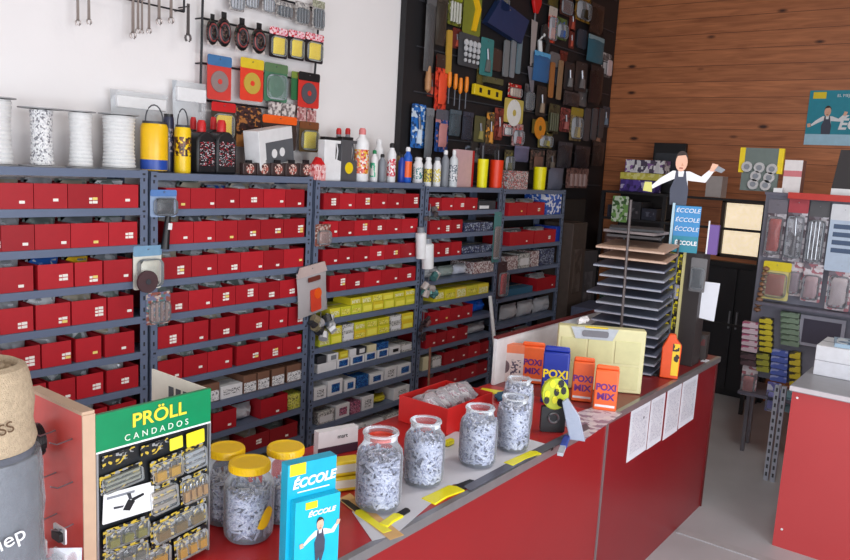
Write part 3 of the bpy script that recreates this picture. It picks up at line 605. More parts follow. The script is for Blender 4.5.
# ------------------------------------------------------------ tool wall
YT = 3.12
bl = at(404, 60, 1, YT); br = at(609, 60, 1, YT)
t = thing('tool_board', 'tall black board covered with hanging tools, left of the plank wall', 'board', (0, YT, 0))
MB().box(bl.x, XW - .02, .0, .045, .05, ZC - .02, mat((26, 25, 28), .6)).build('panel', t)
for k in range(7): MB().tube([(bl.x + .1, -.012, 1.75 + .28 * k), (XW - .1, -.012, 1.75 + .28 * k)], .005, DGREY).build('rail', t)
yt = 3.095
P4 = lambda *c: printed(list(c), 80, 80)
TW = [  # box, kind, card, inner, header, label
 ((425, -8, 435, 72), 'bag', (96, 96, 98), (70, 70, 74), None, 'long grey clear bag at the top left of the tool wall'),
 ((436, -6, 447, 46), 'bag', (74, 66, 58), (60, 54, 50), None, 'narrow dark brown bag near the top left of the tool wall'),
 ((448, -8, 462, 26), 'card', (110, 116, 40), (190, 190, 180), (140, 150, 40), 'olive card pack near the top of the tool wall'),
 ((463, -6, 481, 35), 'zig', (120, 126, 46), (240, 190, 30), None, 'olive card holding a yellow zigzag folding tool'),
 ((435, 55, 447, 111), 'card', (206, 60, 44), (230, 80, 50), (60, 44, 40), 'tall orange-red tool pack on the left of the tool wall'),
 ((446, 30, 451, 74), 'slim', (190, 150, 60), None, None, 'thin yellow wooden strip beside the orange-red pack'),
 ((458, 34, 479, 67), 'grid', (70, 72, 76), (200, 202, 206), None, 'black case with rows of silver sockets'),
 ((480, 38, 493, 76), 'tool', (60, 130, 130), (100, 100, 98), None, 'dark grey clamp pack right of the socket case'),
 ((484, 2, 526, 40), 'plain', (34, 52, 92), None, None, 'large dark blue square board turned on its corner'),
 ((503, 40, 508, 77), 'slim', (120, 124, 128), None, None, 'grey steel strip, left of three beside the blue square'),
 ((510, 40, 514, 78), 'slim', (130, 134, 140), None, None, 'grey steel strip, middle of three beside the blue square'),
 ((516, 36, 520, 74), 'slim', (110, 130, 140), None, None, 'bluish steel strip, right of three beside the blue square'),
 ((411, 104, 425, 148), 'card', (40, 110, 190), (200, 215, 230), None, 'bright blue pack at the left edge of the tool wall'),
 ((425, 108, 433, 158), 'bag', (120, 124, 130), (90, 92, 98), None, 'long grey bag between two blue packs'),
 ((435, 110, 448, 152), 'card', (40, 80, 150), (190, 130, 130), (90, 90, 100), 'blue pack with a red tool inside'),
 ((449, 110, 461, 136), 'bag', (80, 94, 104), (110, 110, 112), None, 'blue-grey bag right of the blue and red pack'),
 ((462, 112, 473, 140), 'bag', (58, 62, 76), (80, 82, 90), None, 'dark slate bag below the yellow level'),
 ((474, 116, 485, 142), 'tool', (88, 86, 56), (150, 140, 80), None, 'olive pack with a small tool'),
 ((486, 112, 494, 146), 'card', (110, 90, 60), (220, 150, 60), None, 'tan pack with an orange base'),
 ((494, 108, 503, 140), 'card', (120, 50, 44), (150, 70, 60), None, 'narrow red-brown pack left of the white disc card'),
 ((504, 99, 523, 123), 'disc', (200, 180, 90), (236, 236, 232), None, 'yellow card with a large white disc'),
 ((508, 84, 521, 98), 'card', (200, 40, 40), (220, 200, 180), None, 'small red pack above the white disc card'),
 ((512, 124, 523, 146), 'card', (190, 150, 150), (200, 80, 80), None, 'white and red pack below the white disc'),
 ((503, 124, 511, 136), 'card', (200, 130, 130), (230, 230, 230), None, 'small red and white pack below left of the white disc'),
 ((533, 52, 550, 82), 'bag', (60, 120, 180), (90, 150, 210), (90, 170, 220), 'bright blue bag in the middle of the tool wall'),
 ((538, 27, 548, 53), 'plier', (50, 50, 52), (220, 220, 220), None, 'black and white pliers above the blue bag'),
 ((548, 7, 556, 43), 'card', (214, 70, 50), (230, 180, 170), (200, 190, 180), 'tall orange-red strip pack at the upper right'),
 ((556, 18, 567, 40), 'card', (90, 120, 60), (60, 100, 170), None, 'green card with a blue picture'),
 ((575, -6, 591, 22), 'card', (150, 110, 30), (50, 40, 20), None, 'yellow and black swirled pack at the upper right'),
 ((590, 4, 604, 34), 'bag', (60, 46, 42), (50, 40, 38), None, 'dark brown bag at the upper right of the tool wall'),
 ((587, 36, 604, 63), 'bag', (60, 120, 140), (70, 140, 170), (130, 160, 170), 'teal-blue bag at the right edge of the tool wall'),
 ((607, 60, 611, 76), 'slim', (210, 190, 190), None, None, 'thin white strip at the right edge of the tool wall'),
 ((564, 62, 574, 90), 'tool', (44, 42, 44), (120, 118, 118), None, 'black clamp pack, left one of the pair'),
 ((575, 62, 587, 92), 'tool', (54, 48, 48), (110, 104, 104), None, 'black clamp pack, right one of the pair'),
 ((549, 62, 553, 98), 'slim', (170, 110, 60), None, None, 'thin orange-brown wooden stick'),
 ((557, 60, 561, 100), 'slim', (150, 120, 90), None, None, 'thin pale wooden stick'),
 ((532, 120, 547, 134), 'disc', (100, 90, 40), (220, 140, 40), None, 'orange round disc on a small olive card'),
 ((538, 131, 552, 148), 'card', (120, 110, 60), (160, 150, 80), None, 'olive card pack below the orange disc'),
 ((548, 104, 559, 134), 'card', (60, 62, 44), (80, 80, 54), None, 'dark green pack, left of the red-brown pack'),
 ((560, 108, 570, 132), 'card', (120, 54, 54), (160, 90, 84), None, 'dim red-brown pack at right centre'),
 ((570, 108, 582, 141), 'card', (120, 104, 70), (170, 150, 100), (160, 140, 50), 'tan card pack at right centre'),
 ((583, 108, 589, 141), 'slim', (70, 68, 72), None, None, 'dark grey steel bar, leftmost of three'),
 ((591, 108, 596, 140), 'slim', (78, 76, 80), None, None, 'dark grey steel bar, middle of three'),
 ((598, 108, 603, 138), 'slim', (70, 66, 68), None, None, 'dark grey steel bar, rightmost of three'),
 ((514, 146, 529, 162), 'bag', (120, 118, 150), (150, 150, 180), None, 'pale violet bag low on the tool wall'),
 ((530, 150, 544, 170), 'card', (70, 60, 56), (120, 90, 80), None, 'dark brown pack low on the tool wall, left'),
 ((546, 150, 556, 171), 'card', (80, 66, 60), (110, 100, 90), None, 'dark brown pack low on the tool wall, right'),
 ((557, 142, 572, 168), 'bag', (64, 62, 68), (90, 86, 90), None, 'dark grey bag low on the tool wall'),
 ((574, 146, 590, 168), 'bag', (54, 48, 52), (70, 60, 64), None, 'blackish bag low at the right of the tool wall'),
 ((592, 142, 604, 166), 'bag', (60, 50, 48), (80, 60, 54), None, 'brownish bag low at the right edge of the tool wall'),
 ((504, 150, 513, 172), 'card', (90, 86, 60), (130, 120, 70), None, 'olive pack above the white and red carton'),
 ((566, 168, 588, 188), 'card', (120, 86, 80), (140, 110, 104), None, 'dusky pink pack above the end shelf'),
 ((524, 84, 533, 112), 'card', (72, 74, 80), (96, 96, 100), None, 'slate pack below the long saw blade'),
 ((536, 86, 546, 116), 'tool', (50, 46, 44), (150, 130, 110), None, 'dark pack with a pale tool right of the saw blade'),
 ((563, 92, 580, 106), 'bag', (70, 64, 66), (100, 94, 94), None, 'grey bag under the clamp packs'),
 ((589, 66, 603, 104), 'bag', (44, 36, 38), (90, 30, 36), None, 'black and dark red bag under the teal-blue bag'),
 ((560, -6, 572, 16), 'card', (84, 48, 40), (110, 60, 46), None, 'dark red-brown pack at the top right of the tool wall'),
 ((496, -10, 508, 14), 'card', (46, 50, 64), (110, 96, 60), None, 'dark pack with a brown tool at the top of the tool wall'),
 ((484, 78, 500, 84), 'plain', (90, 88, 60), None, None, 'small olive strip above the yellow level'),
 ((479, 144, 500, 156), 'bag', (56, 54, 60), (80, 76, 80), None, 'low dark bag behind the orange-red cup'),
]
fr = random.Random(21); FC = [((60, 56, 54), (130, 126, 120), 'dark grey'), ((84, 78, 74), (160, 154, 146), 'grey'), ((72, 52, 46), (140, 100, 80), 'dark brown'), ((56, 62, 74), (110, 124, 140), 'slate blue'), ((96, 88, 48), (180, 160, 60), 'olive'), ((110, 46, 40), (180, 80, 60), 'dull red'), ((110, 108, 110), (190, 190, 192), 'silver')]
used = [b for b, *_ in TW] + [(446, 70, 472, 108), (470, 84, 500, 100), (522, -10, 540, 70), (520, 64, 536, 96), (421, 62, 430, 95)]
for row in range(9):
    n = 0; px = 427 + fr.uniform(0, 6)
    while px < 603:
        w_ = fr.uniform(5, 11); h_ = fr.uniform(14, 26); py = -8 + row * 19.5 + fr.uniform(-3, 3); b = (px, py, px + w_, py + h_)
        if py + h_ < 172 and not any(b[0] < u[2] - 4 and b[2] > u[0] + 4 and b[1] < u[3] - 5 and b[3] > u[1] + 5 for u in used):
            cc, ic, wd_ = fr.choice(FC); kd = fr.choice(['card', 'tool', 'slim', 'bag', 'tool'])
            if n < 12: TW.append((b, kd, cc, ic, None, '%s %s filling a gap on the tool wall, %s from left in row %s' % (wd_, {'card': 'card', 'tool': 'tool', 'slim': 'strip', 'bag': 'bag'}[kd], ORD[n], ['one', 'two', 'three', 'four', 'five', 'six', 'seven', 'eight', 'nine'][row]))); used.append(b)
            n += 1
        px += w_ + fr.uniform(.5, 3)
for (b, kd, cc, ic, hc, lb) in TW:
    fil = 'filling a gap' in lb; yt = 3.113 if fil else 3.09; TH = .012 if fil else .03
    cm = mat(cc, .45); im = mat(ic, .4) if ic else None; hm = mat(hc, .4) if hc else None
    if kd == 'card': pack(lb, b, y=yt, card=printed([cc, tuple(int(v * .6) for v in cc), cc, ic], 45, 55), inner=im, header=hm, shape=rnd.choice(['tool', 'blob', 'bars']), th=TH, name='tool_pack', bubble=rnd.random() < .4)
    elif kd == 'tool': pack(lb, b, y=yt, card=cm, inner=im, shape='tool', th=TH, name='tool_pack', bubble=False)
    elif kd == 'grid': pack(lb, b, y=yt, card=cm, inner=im, shape='grid', th=.05, bubble=False, name='socket_set', cat='socket set')
    elif kd == 'disc': pack(lb, b, y=yt, card=cm, disc=im, bubble=False, name='disc_pack')
    elif kd == 'bag':
        L_, w, h, _ = spot(b, y=yt - (.008 if fil else .02)); t = thing('hanging_bag', lb, 'bag', L_)
        MB().pillow(w * .7, h * .75, TH * .9, im, c=(0, 0, .01), lump=.6, seed=w).build('contents', t); MB().pillow(w, h * .95, TH * 1.3, clear(cc, .6, .3), lump=.4, seed=h).build('film', t)
        MB().box(-w * .45, w * .45, -.006, .003, h * .84, h, hm or cm).build('header_card', t); MB().tube([(0, -.01, h * .93), (0, .04, h * .93)], .0025, STEEL).build('hook', t)
    elif kd == 'zig':
        t = pack(lb, b, y=yt, card=cm, bubble=False, name='folding_rule', cat='tool'); _, w, h, _ = spot(b, y=yt)
        MB().prism([(-.1 * w, h), (.12 * w, h), (.38 * w, h * .68), (.16 * w, h * .1), (-.02 * w, h * .1), (.14 * w, h * .66)], -.02, -.003, im).build('rule', t)
    elif kd == 'plain':
        L_, w, h, _ = spot(b, y=yt); big = w > .4; t = thing('blue_square' if big else 'olive_strip', lb, 'panel', L_)
        MB().prism([(-w * .5, h * .28), (w * .34, 0), (w * .5, h * .7), (-w * .22, h)] if big else rrect(w, h, .004), -.03, .02, cm).build('panel', t); MB().tube([(0, -.034, h * .8), (0, .02, h * .8)], .006, STEEL).build('hook', t)
    elif kd == 'slim':
        L_, w, h, _ = spot(b, y=yt); t = thing('steel_bar' if 'steel' in lb else 'thin_strip', lb, 'bar', L_, 0, None, ry=R(rnd.uniform(-2, 2)))
        MB().prism(rrect(w, h, w * .2), -.012, .0, cm).build('blade', t); MB().tube([(0, -.016, h * .95), (0, .02, h * .95)], .0025, STEEL).build('hook', t)
    elif kd == 'plier':
        L_, w, h, _ = spot(b, y=yt); t = thing('pliers', lb, 'pliers', L_)
        for s in (-1, 1): MB().tube([(s * w * .1, -.01, h * .7), (s * w * .42, -.01, h * .4), (s * w * .3, -.01, 0)], w * .12, im if s < 0 else cm).build('handle', t)
        MB().prism(circ(w * .3, 14, 0, h * .82, 1, 1.3), -.018, .0, cm).build('jaws', t); MB().tube([(0, -.02, h * .9), (0, .02, h * .9)], .0025, STEEL).build('hook', t)
yt = 3.095
# orange handled screwdrivers, level, trowel/saw, wooden handled tool
for i, (px, py) in enumerate(((450, 72), (456, 74), (461, 78), (467, 77))):
    v = at(px, py, 1, yt - .02); e = at(px, py + 32, 1, yt - .02); L = v.z - e.z; t = thing('screwdriver', 'orange handled screwdriver, %s from the left in the row of four' % ORD[i], 'screwdriver', (v.x, yt - .02, e.z), 0, 'orange handled screwdrivers')
    MB().lathe([(.004, L * .5), (.014, L * .56), (.016, L * .8), (.012, L), (0, L)], mat((230, 130, 30), .4), 12).build('grip', t); MB().tube([(0, 0, 0), (0, 0, L * .5)], .0045, mat((110, 114, 124), .4, .5)).build('shaft', t)
    MB().tube([(0, 0, L * .6), (0, .045, L * .6)], .003, STEEL).build('hook', t)
L_, w, h, _ = spot((471, 85, 499, 99), y=yt); t = thing('spirit_level', 'yellow spirit level lying across the middle of the tool wall', 'level', L_, ry=R(2)); MB().box(-w / 2, w / 2, -.03, .0, h * .1, h * .85, mat((226, 196, 30), .4)).build('rail', t, bevel=.004)
for s in (-.3, 0, .3): MB().box(w * s - .015, w * s + .015, -.032, -.03, h * .3, h * .65, BLACK).build('vial', t)
v = at(533, 8, 1, yt); e = at(531, 66, 1, yt); L = v.z - e.z; t = thing('hand_saw', 'hand saw with a red handle and a long pale tapering blade', 'saw', (e.x, yt, e.z))
MB().prism([(-.02, 0), (.03, 0), (.045, L * .78), (-.045, L * .8)], -.006, -.002, mat((168, 158, 156), .4)).build('blade', t); MB().tube([(0, -.004, L * .78), (0, -.004, L * .95)], .009, STEEL).build('tang', t)
MB().prism([(-.02, L * .92), (.02, L * .92), (.06, L * 1.1), (.05, L * 1.35), (-.05, L * 1.35), (-.06, L * 1.1)], -.022, .005, mat((205, 24, 26), .4)).build('grip', t, bevel=.006)
v = at(526, 66, 1, yt); e = at(529, 94, 1, yt); t = thing('trowel', 'grey triangular trowel blade beside the saw', 'trowel', (e.x, yt - .01, e.z)); L = v.z - e.z
MB().prism([(-.07, L), (.05, L), (.035, 0), (.01, -.0)], -.004, 0, mat((120, 120, 130), .4)).build('blade', t); MB().tube([(0, -.006, L), (0, -.006, L * 1.15)], .01, BLACK).build('grip', t); MB().tube([(0, -.006, L * 1.05), (0, .03, L * 1.05)], .003, STEEL).build('hook', t)
v = at(425, 66, 1, yt); e = at(425, 93, 1, yt); L = v.z - e.z; t = thing('wooden_mallet', 'pale wooden tool handle at the left edge of the tool wall', 'handle', (e.x, yt - .02, e.z)); MB().lathe([(0, 0), (.02, .02), (.022, L * .5), (.014, L)], mat((176, 126, 84), .5), 12).build('grip', t); MB().tube([(0, 0, L * .85), (0, .04, L * .85)], .003, STEEL).build('hook', t)
# ------------------------------------------------------------ things hung on the shelf posts
yp = 2.8476
pack('white and blue pack with yellow edges hung on the first post', (150, 190, 176, 217), y=yp, card=mat((150, 170, 200), .4), inner=BLACK, header=mat((90, 130, 190), .4), th=.04)
L_, w, h, _ = spot((160, 216, 170, 249), y=yp - .01); t = thing('black_tool', 'black tool with a white tag hanging below the blue pack', 'tool', L_, ry=R(6)); MB().tube([(0, 0, 0), (0, 0, h)], w * .38, BLACK, 10, r2=w * .25).build('grip', t); MB().box(-.008, .01, -w * .45, -w * .36, h * .6, h * .8, WHITE).build('paper_tag', t); MB().tube([(0, 0, h * .9), (0, .02, h * .9)], .003, STEEL).build('hook', t)
wp = pack('white pack with a brown disc at its foot, hung on the first post', (133, 246, 161, 289), y=yp, card=mat((222, 220, 210), .4), inner=mat((214, 212, 196), .5), th=.05, header=mat((120, 160, 190), .4))
L_, w, h, _ = spot((136, 271, 157, 292), y=yp - .055); o = MB().prism(circ(w * .48, 24, 0, h / 2), -.012, .0, mat((74, 50, 54), .7)).build('sanding_disc', wp, loc=L_ - wp.location); MB().prism(circ(w * .12, 12, 0, h / 2), -.016, -.012, DGREY).build('hub', o)
pack('brown striped pack of small sticks hung lowest on the first post', (146, 292, 170, 324), y=yp, card=printed([(150, 90, 80), (200, 180, 170), (90, 130, 130), (120, 120, 150)], 70, 100), inner=mat((150, 120, 110), .5), shape='bars', th=.03)
pack('small red and grey pack on the second post', (315, 224, 330, 246), y=yp, card=printed([(150, 90, 80), (190, 170, 160), (110, 70, 60)], 90, 90), inner=mat((150, 110, 100), .5), th=.03)
L_, w, h, _ = spot((297, 264, 330, 314), y=yp - .01); t = thing('gift_bag', 'grey plastic carrier pouch with handle slot and red-orange label on the second post', 'bag', L_, R(6), ry=R(-6))
MB().pillow(w, h * .9, .03, clear((190, 184, 186), .8, .25), lump=.15).build('pouch', t); MB().prism([(-w * .5, h * .8), (w * .5, h * .8), (w * .42, h), (-w * .38, h)], -.008, .0, mat((196, 176, 172), .4)).build('header_flap', t)
MB().prism(rrect(w * .4, h * .09, .004, 0, h * .68), -.02, -.016, mat((110, 50, 40), .4)).build('handle_slot', t); MB().prism(rrect(w * .34, h * .44, .01, .02 * w, h * .08), -.021, -.0165, mat((214, 70, 48), .4)).build('red_label', t); MB().prism(circ(w * .12, 14, .02, h * .42), -.024, -.021, ORANGE).build('orange_spot', t)
MB().tube([(0, -.01, h * .93), (0, .03, h * .93)], .003, STEEL).build('hook', t)
def cluster(label, b, cols, n=6, name='hanging_parts', seed=1):
    L_, w, h, _ = spot(b, y=yp - .02); t = thing(name, label, 'hardware', L_); rr = random.Random(seed)
    for k in range(n):
        x = rr.uniform(-.4, .4) * w; z = rr.uniform(.1, .8) * h; a = rr.uniform(0, 3.1); l = h * .22
        MB().tube([(x - l * math.cos(a) / 2, rr.uniform(-.02, .01), z - l * math.sin(a) / 2), (x + l * math.cos(a) / 2, rr.uniform(-.02, .01), z + l * math.sin(a) / 2)], w * .12, mat(rr.choice(cols), .35, .3)).build('metal_piece', t)
    MB().tube([(0, 0, h * .1), (0, 0, h), (0, .03, h)], .0025, STEEL).build('wire', t)
cluster('bunch of silver fittings hanging under the grey pouch', (306, 312, 334, 341), [(200, 200, 204), (60, 60, 62), (150, 140, 110)], 10)
cluster('small silver ring parts high on the third post', (424, 204, 436, 223), [(190, 190, 190), (90, 80, 80)], 5, seed=2)
for i, b in enumerate(((418, 227, 426, 258), (424, 238, 433, 268))):
    L_, w, h, _ = spot(b, y=yp - .03 - .015 * i); t = thing('white_tube', 'white capped tube hanging on the third post, %s one' % ['upper left', 'lower right'][i], 'tube', L_, ry=R(-6)); MB().lathe([(w * .4, 0), (w * .42, h * .8), (w * .2, h * .85)], WHITE, 14).build('tube_body', t); MB().lathe([(w * .3, h * .84), (w * .26, h), (0, h)], GREY, 12).build('cap', t); MB().tube([(0, 0, h * .98), (0, .05, h * .98)], .002, STEEL).build('hook', t)
cluster('bunch of brownish fittings midway on the third post', (419, 266, 438, 298), [(140, 110, 100), (190, 180, 176), (80, 130, 130)], 9, seed=4)
cluster('dark chain-like bunch low on the third post', (418, 312, 428, 345), [(70, 56, 60), (120, 90, 90)], 6, seed=5)
pack('long brown card of slim sticks hung on the fourth post', (493, 212, 500, 262), y=yp, card=mat((80, 130, 130), .5), inner=mat((140, 110, 100), .5), shape='bars', th=.02)
pack('red tagged pack low on the fourth post', (497, 262, 506, 298), y=yp, card=mat((70, 50, 54), .5), inner=RED, th=.04)
v = at(501, 381, 1, 2.55); v2 = at(490, 296, 1, 2.80); t = thing('white_pole', 'thin white pole leaning against the shelves behind the counter', 'pole', (v.x, 2.5, 0)); d = Vector((v2.x - v.x, .3, v2.z)); MB().tube([(.02, 0, .0), d], .013, WHITE).build('tube', t); MB().lathe([(.016, 0), (.016, .02)], DGREY, 12, c=(.02, 0, 0)).build('foot', t)
v = at(428, 386, 1, 2.8); v2 = at(429, 347, 1, 2.8); t = thing('wooden_stick', 'thin brown wooden stick standing at the third post', 'stick', (v.x, 2.79, 0)); MB().tube([(0, 0, 0), (v2.x - v.x, 0, v2.z)], .008, mat((150, 100, 80), .6)).build('shaft', t)
# ------------------------------------------------------------ counter
ZT = .886; CR = mat((150, 24, 28), .3, var=.04, scale=3); CR2 = mat((132, 20, 28), .3, var=.05, scale=3); EDGE = mat((150, 148, 150), .35, .6)
sx_ = at(608, 440, 1, 1.175).x; CX1 = 4.30
def counter(label, x0, x1, y0, y1, zt, m, grp='red shop counters'):
    t = thing('counter', label, 'counter', (x0, y0, 0), 0, grp); w = x1 - x0; d = y1 - y0
    MB().box(0, w, 0, .018, 0, zt - .03, m).build('front_panel', t)
    MB().box(0, .018, .018, d, 0, zt - .03, m).build('side_panel', t); MB().box(w - .018, w, .018, d, 0, zt - .03, m).build('side_panel', t)
    MB().box(.018, w - .018, d - .018, d, 0, zt - .03, m).build('back_panel', t)
    return t
counter('long red counter section nearest the photographer, under the jars', -.2, sx_ - .004, 1.185, 1.77, ZT, CR)
t = counter('darker red counter section with four paper sheets on its front', sx_ + .002, CX1 - .006, 1.185, 1.77, ZT, CR2)
MB().box(-.008, .003, -.006, .0, 0, ZT - .03, EDGE).build('seam_strip', t)
MB().box(CX1 - sx_ - .012, CX1 - sx_ - .002, -.008, .0, 0, ZT - .03, mat((90, 30, 30), .4)).build('edge_strip', t)
mb = MB(); 
mb.prism(circ(.006, 12, .4, .78), -.004, 0, STEEL); mb.build('screw', t)
t = thing('worktop', 'long worktop with a grey metal edge strip running over both red counter sections', 'worktop', (-.2, 1.17, ZT - .028))
MB().box(0, sx_ + .2, .0165, .60, 0, .0275, mat((176, 36, 36), .3)).build('top_board', t); MB().box(sx_ + .2, CX1 + .2, .0165, .60, 0, .0275, mat((120, 34, 36), .35)).build('dark_top_board', t)
MB().box(0, CX1 + .2, -.004, .016, 0, .0285, EDGE).build('edge_trim', t)
PAPER = mat((226, 228, 236), .7, var=.03); LINES = printed([(222, 224, 232), (214, 216, 226), (226, 228, 234), (198, 200, 212)], 120, 210)
for i, (tl, tr, bl_) in enumerate((((633, 404), (652, 397), (629, 462)), ((653, 396), (667, 389), (649, 449)), ((669, 388), (683, 382), (666, 439)), ((684, 381), (699, 374), (681, 428)))):
    a = at(*tl, 1, 1.18); b = at(*tr, 1, 1.18); c = at(*bl_, 1, 1.18); w = b.x - a.x; zt_ = min(a.z, .85); h = zt_ - c.z
    t = thing('paper_sheet', 'white printed paper sheet on the dark counter front, %s from the left of four' % ORD[i], 'paper', ((a.x + b.x) / 2, 1.1845, c.z), 0, 'paper sheets on the counter front')
    MB().box(-w / 2, w / 2, -.001, .0, 0, h, PAPER).build('sheet', t); MB().box(-w * .4, w * .4, -.0014, -.001, h * .12, h * .9, LINES).build('printing', t)
def ctop(px, py, wp, hp, dth=None, z=ZT):
    L_ = at(px, py, 2, z); dep = (L_ - EYE).dot(FWD); L_.z += .0008
    th = math.atan2(-L_.x, L_.y) if dth is None else dth
    return L_, wp * dep / FPX, hp * dep / FPX, th
# display rack with green header
t = thing('display_rack', 'counter display rack with a green header, full of padlock packs', 'display rack', (.80, 1.45, ZT + .001)); RW = .288; RH = .41; RD = .235
WOODE = mat((196, 166, 140), .6); PINK = mat((216, 78, 70), .4)
side = MB().box(-.028, -.0005, 0, RD, 0, RH + .005, PINK).box(-.028, -.0005, -.003, 0, 0, RH + .005, WOODE).box(-.028, -.0005, 0, RD, RH + .005, RH + .012, WOODE).build('side_board', t)
for k in range(11):
    z = .05 + (k % 4) * .095; y = .04 + .07 * (k // 4)
    MB().tube([(-.028, y, z + .02), (-.06, y, z + .016), (-.075, y, z + .024)], .0018, STEEL, 6).build('peg_hook', side)
o = MB().box(RW - .004, RW, 0, RD, 0, RH - .002, mat((232, 228, 212), .6)).build('white_side', t)
for k in range(5): MB().box(RW - .0052, RW - .004, .02 + .03 * k, .04 + .03 * k, RH - .06, RH - .03, DGREY).build('slot', o)
MB().box(0, RW - .004, RD - .004, RD, 0, RH - .14, BLACK).build('back_board', t)
f_ = MB().box(.0, RW, .002, .006, 0, RH - .075, mat((26, 28, 32), .35)).build('front_board', t)
hd = MB().box(0, RW, -.004, .006, RH - .082, RH, mat((0, 132, 82), .35)).build('header', t)
MB().box(0, RW, -.0046, -.004, RH - .085, RH - .081, WHITE).build('white_line', hd)
text('PRÖLL', .043, mat((240, 214, 60), .4), hd, (RW * .52, -.006, RH - .032), name='header_lettering', sx=1.1, bold=.0008)
text('CANDADOS', .02, mat((226, 236, 220), .4), hd, (RW * .5, -.006, RH - .066), name='header_subtitle', sx=1.0, spacing=1.7)
MB().box(0, .004, -.006, 0, 0, RH - .085, mat((170, 172, 176), .3, .6)).build('rim', t); MB().box(RW - .004, RW, -.006, 0, 0, RH - .085, mat((170, 172, 176), .3, .6)).build('rim', t)
PR = (.80, 1.45, ZT)
PB = printed([(24, 24, 26), (36, 34, 32), (24, 24, 26), (196, 168, 60), (150, 150, 150)], 120, 170)
items = [  # u0,u1,v0,v1 fraction of front below header, kind
 (.05, .32, .9, .985, (220, 190, 60), 'strip', 'black and yellow printed strip at the top left of the rack front'),
 (.36, .6, .9, .985, (200, 180, 90), 'strip', 'black strip with gold lettering at the top centre of the rack front'),
 (.76, .93, .88, .985, (240, 220, 40), 'tag', 'small yellow tag at the top right of the rack front'),
 (.62, .74, .88, .97, (230, 220, 60), 'tag', 'smaller yellow tag beside the top right tag'),
 (.03, .38, .73, .86, (160, 164, 150), 'hinge', 'grey clear pack of flat bolts on the rack, upper left'),
 (.44, .72, .68, .86, (206, 160, 60), 'lock', 'yellow padlock pack on the rack front, upper centre'),
 (.74, .97, .68, .87, (190, 192, 196), 'hinge', 'silver and white bolt pack on the rack, upper right'),
 (.04, .46, .50, .71, (232, 232, 230), 'white', 'white card with a black lock picture on the rack front'),
 (.04, .42, .32, .47, (140, 138, 70), 'dark', 'dark pack with olive print on the rack, middle left'),
 (.44, .70, .44, .66, (180, 170, 160), 'hinge', 'clear pack with pale bolts, centre of the rack'),
 (.72, .98, .44, .66, (200, 160, 110), 'lock2', 'clear pack with copper padlocks, middle right of the rack'),
 (.44, .97, .24, .42, (140, 120, 80), 'dark', 'wide black padlock pack with oval print, right of centre'),
 (.04, .42, .15, .3, (120, 120, 110), 'dark', 'black printed pack at the lower left of the rack'),
 (.24, .62, .04, .22, (196, 150, 40), 'lock', 'black and gold padlock pack at the bottom centre of the rack'),
 (.66, .98, .03, .22, (206, 160, 50), 'dark', 'black and gold pack at the bottom right of the rack')]
for i, (u0, u1, v0, v1, c, kd, lb) in enumerate(items):
    H_ = RH - .088; w = (u1 - u0) * RW; h = (v1 - v0) * H_
    q = thing('padlock_pack', lb, 'pack', (PR[0] + (u0 + u1) / 2 * RW, PR[1] - .001 - .0035 * (i % 3), PR[2] + v0 * H_ + .001), 0, 'packs on the green-headed rack', ry=R((-4, -6, 3, 0, -5)[i % 5]) if kd not in ('strip', 'tag') else R(-3))
    cm = {'strip': PB, 'tag': mat(c, .4), 'white': WHITE}.get(kd, PB)
    MB().prism(rrect(w, h, .003), -.0015, 0, cm).build('backing_card', q)
    if kd in ('lock', 'lock2', 'dark', 'hinge'):
        m = MB(); n = {'lock': 2, 'lock2': 4, 'dark': 3, 'hinge': 3}[kd]; mm = mat(c, .3, .5)
        for k in range(n):
            cx = (k - (n - 1) / 2) * w / n * .9
            if kd == 'hinge': m.box(-w * .4, w * .4, -.008, -.0016, h * (.2 + .25 * k), h * (.32 + .25 * k), mm)
            else:
                m.box(cx - w / n * .3, cx + w / n * .3, -.012, -.0016, h * .15, h * .5, mm)
                m.tube([(cx - w / n * .2, -.006, h * .5), (cx - w / n * .2, -.006, h * .68), (cx, -.006, h * .8), (cx + w / n * .2, -.006, h * .68), (cx + w / n * .2, -.006, h * .5)], .0016, STEEL, 6)
        m.build('padlock', q); MB().prism(rrect(w * .92, h * .8, .006, 0, h * .06), -.015, -.0016, clear((225, 228, 232), .03, .08)).build('blister', q, bevel=.003)
    if kd == 'white':
        m = MB(); m.prism([(-w * .12, h * .3), (w * .02, h * .22), (w * .12, h * .5), (-w * .02, h * .62)], -.0022, -.0016, BLACK); m.prism([(w * .06, h * .5), (w * .3, h * .62), (w * .28, h * .7), (w * .04, h * .62)], -.0022, -.0016, BLACK)
        m.prism([(-w * .3, h * .42), (-w * .12, h * .4), (-w * .1, h * .46), (-w * .3, h * .5)], -.0022, -.0016, DGREY); m.prism([(w * .0, h * .6), (w * .06, h * .6), (w * .02, h * .82), (-w * .06, h * .84)], -.0022, -.0016, DGREY); m.prism([(-w * .44, h * .8), (w * .1, h * .8), (w * .1, h * .88), (-w * .44, h * .88)], -.0022, -.0016, GREY); m.build('lock_picture', q)
for i in range(5):
    z = ZT + .022 + .055 * (i % 3); y = 1.50 + .085 * (i // 3)
    q = thing('hinge_pack', 'black and white small pack on the red rack side, %s' % ['lowest front', 'low front', 'middle front', 'lowest rear', 'low rear'][i], 'pack', (.80 - .05, y, z), R(-90), 'small packs on the red rack side')
    MB().prism(rrect(.05, .035, .004), -.004, 0, WHITE).build('card', q); MB().prism(rrect(.035, .02, .004, 0, .005), -.012, -.004, BLACK).build('clip', q)
q = thing('coil', 'coil of black cord hung on the top of the red rack side', 'coil', (.80 - .045, 1.60, ZT + .30), R(-90), None)
m = MB()
for k in range(4): m.tube([(.03 * math.cos(a) + .002 * k, -.006 * k, .03 + .033 * math.sin(a)) for a in [2 * math.pi * j / 20 for j in range(21)]], .004, BLACK, 6)
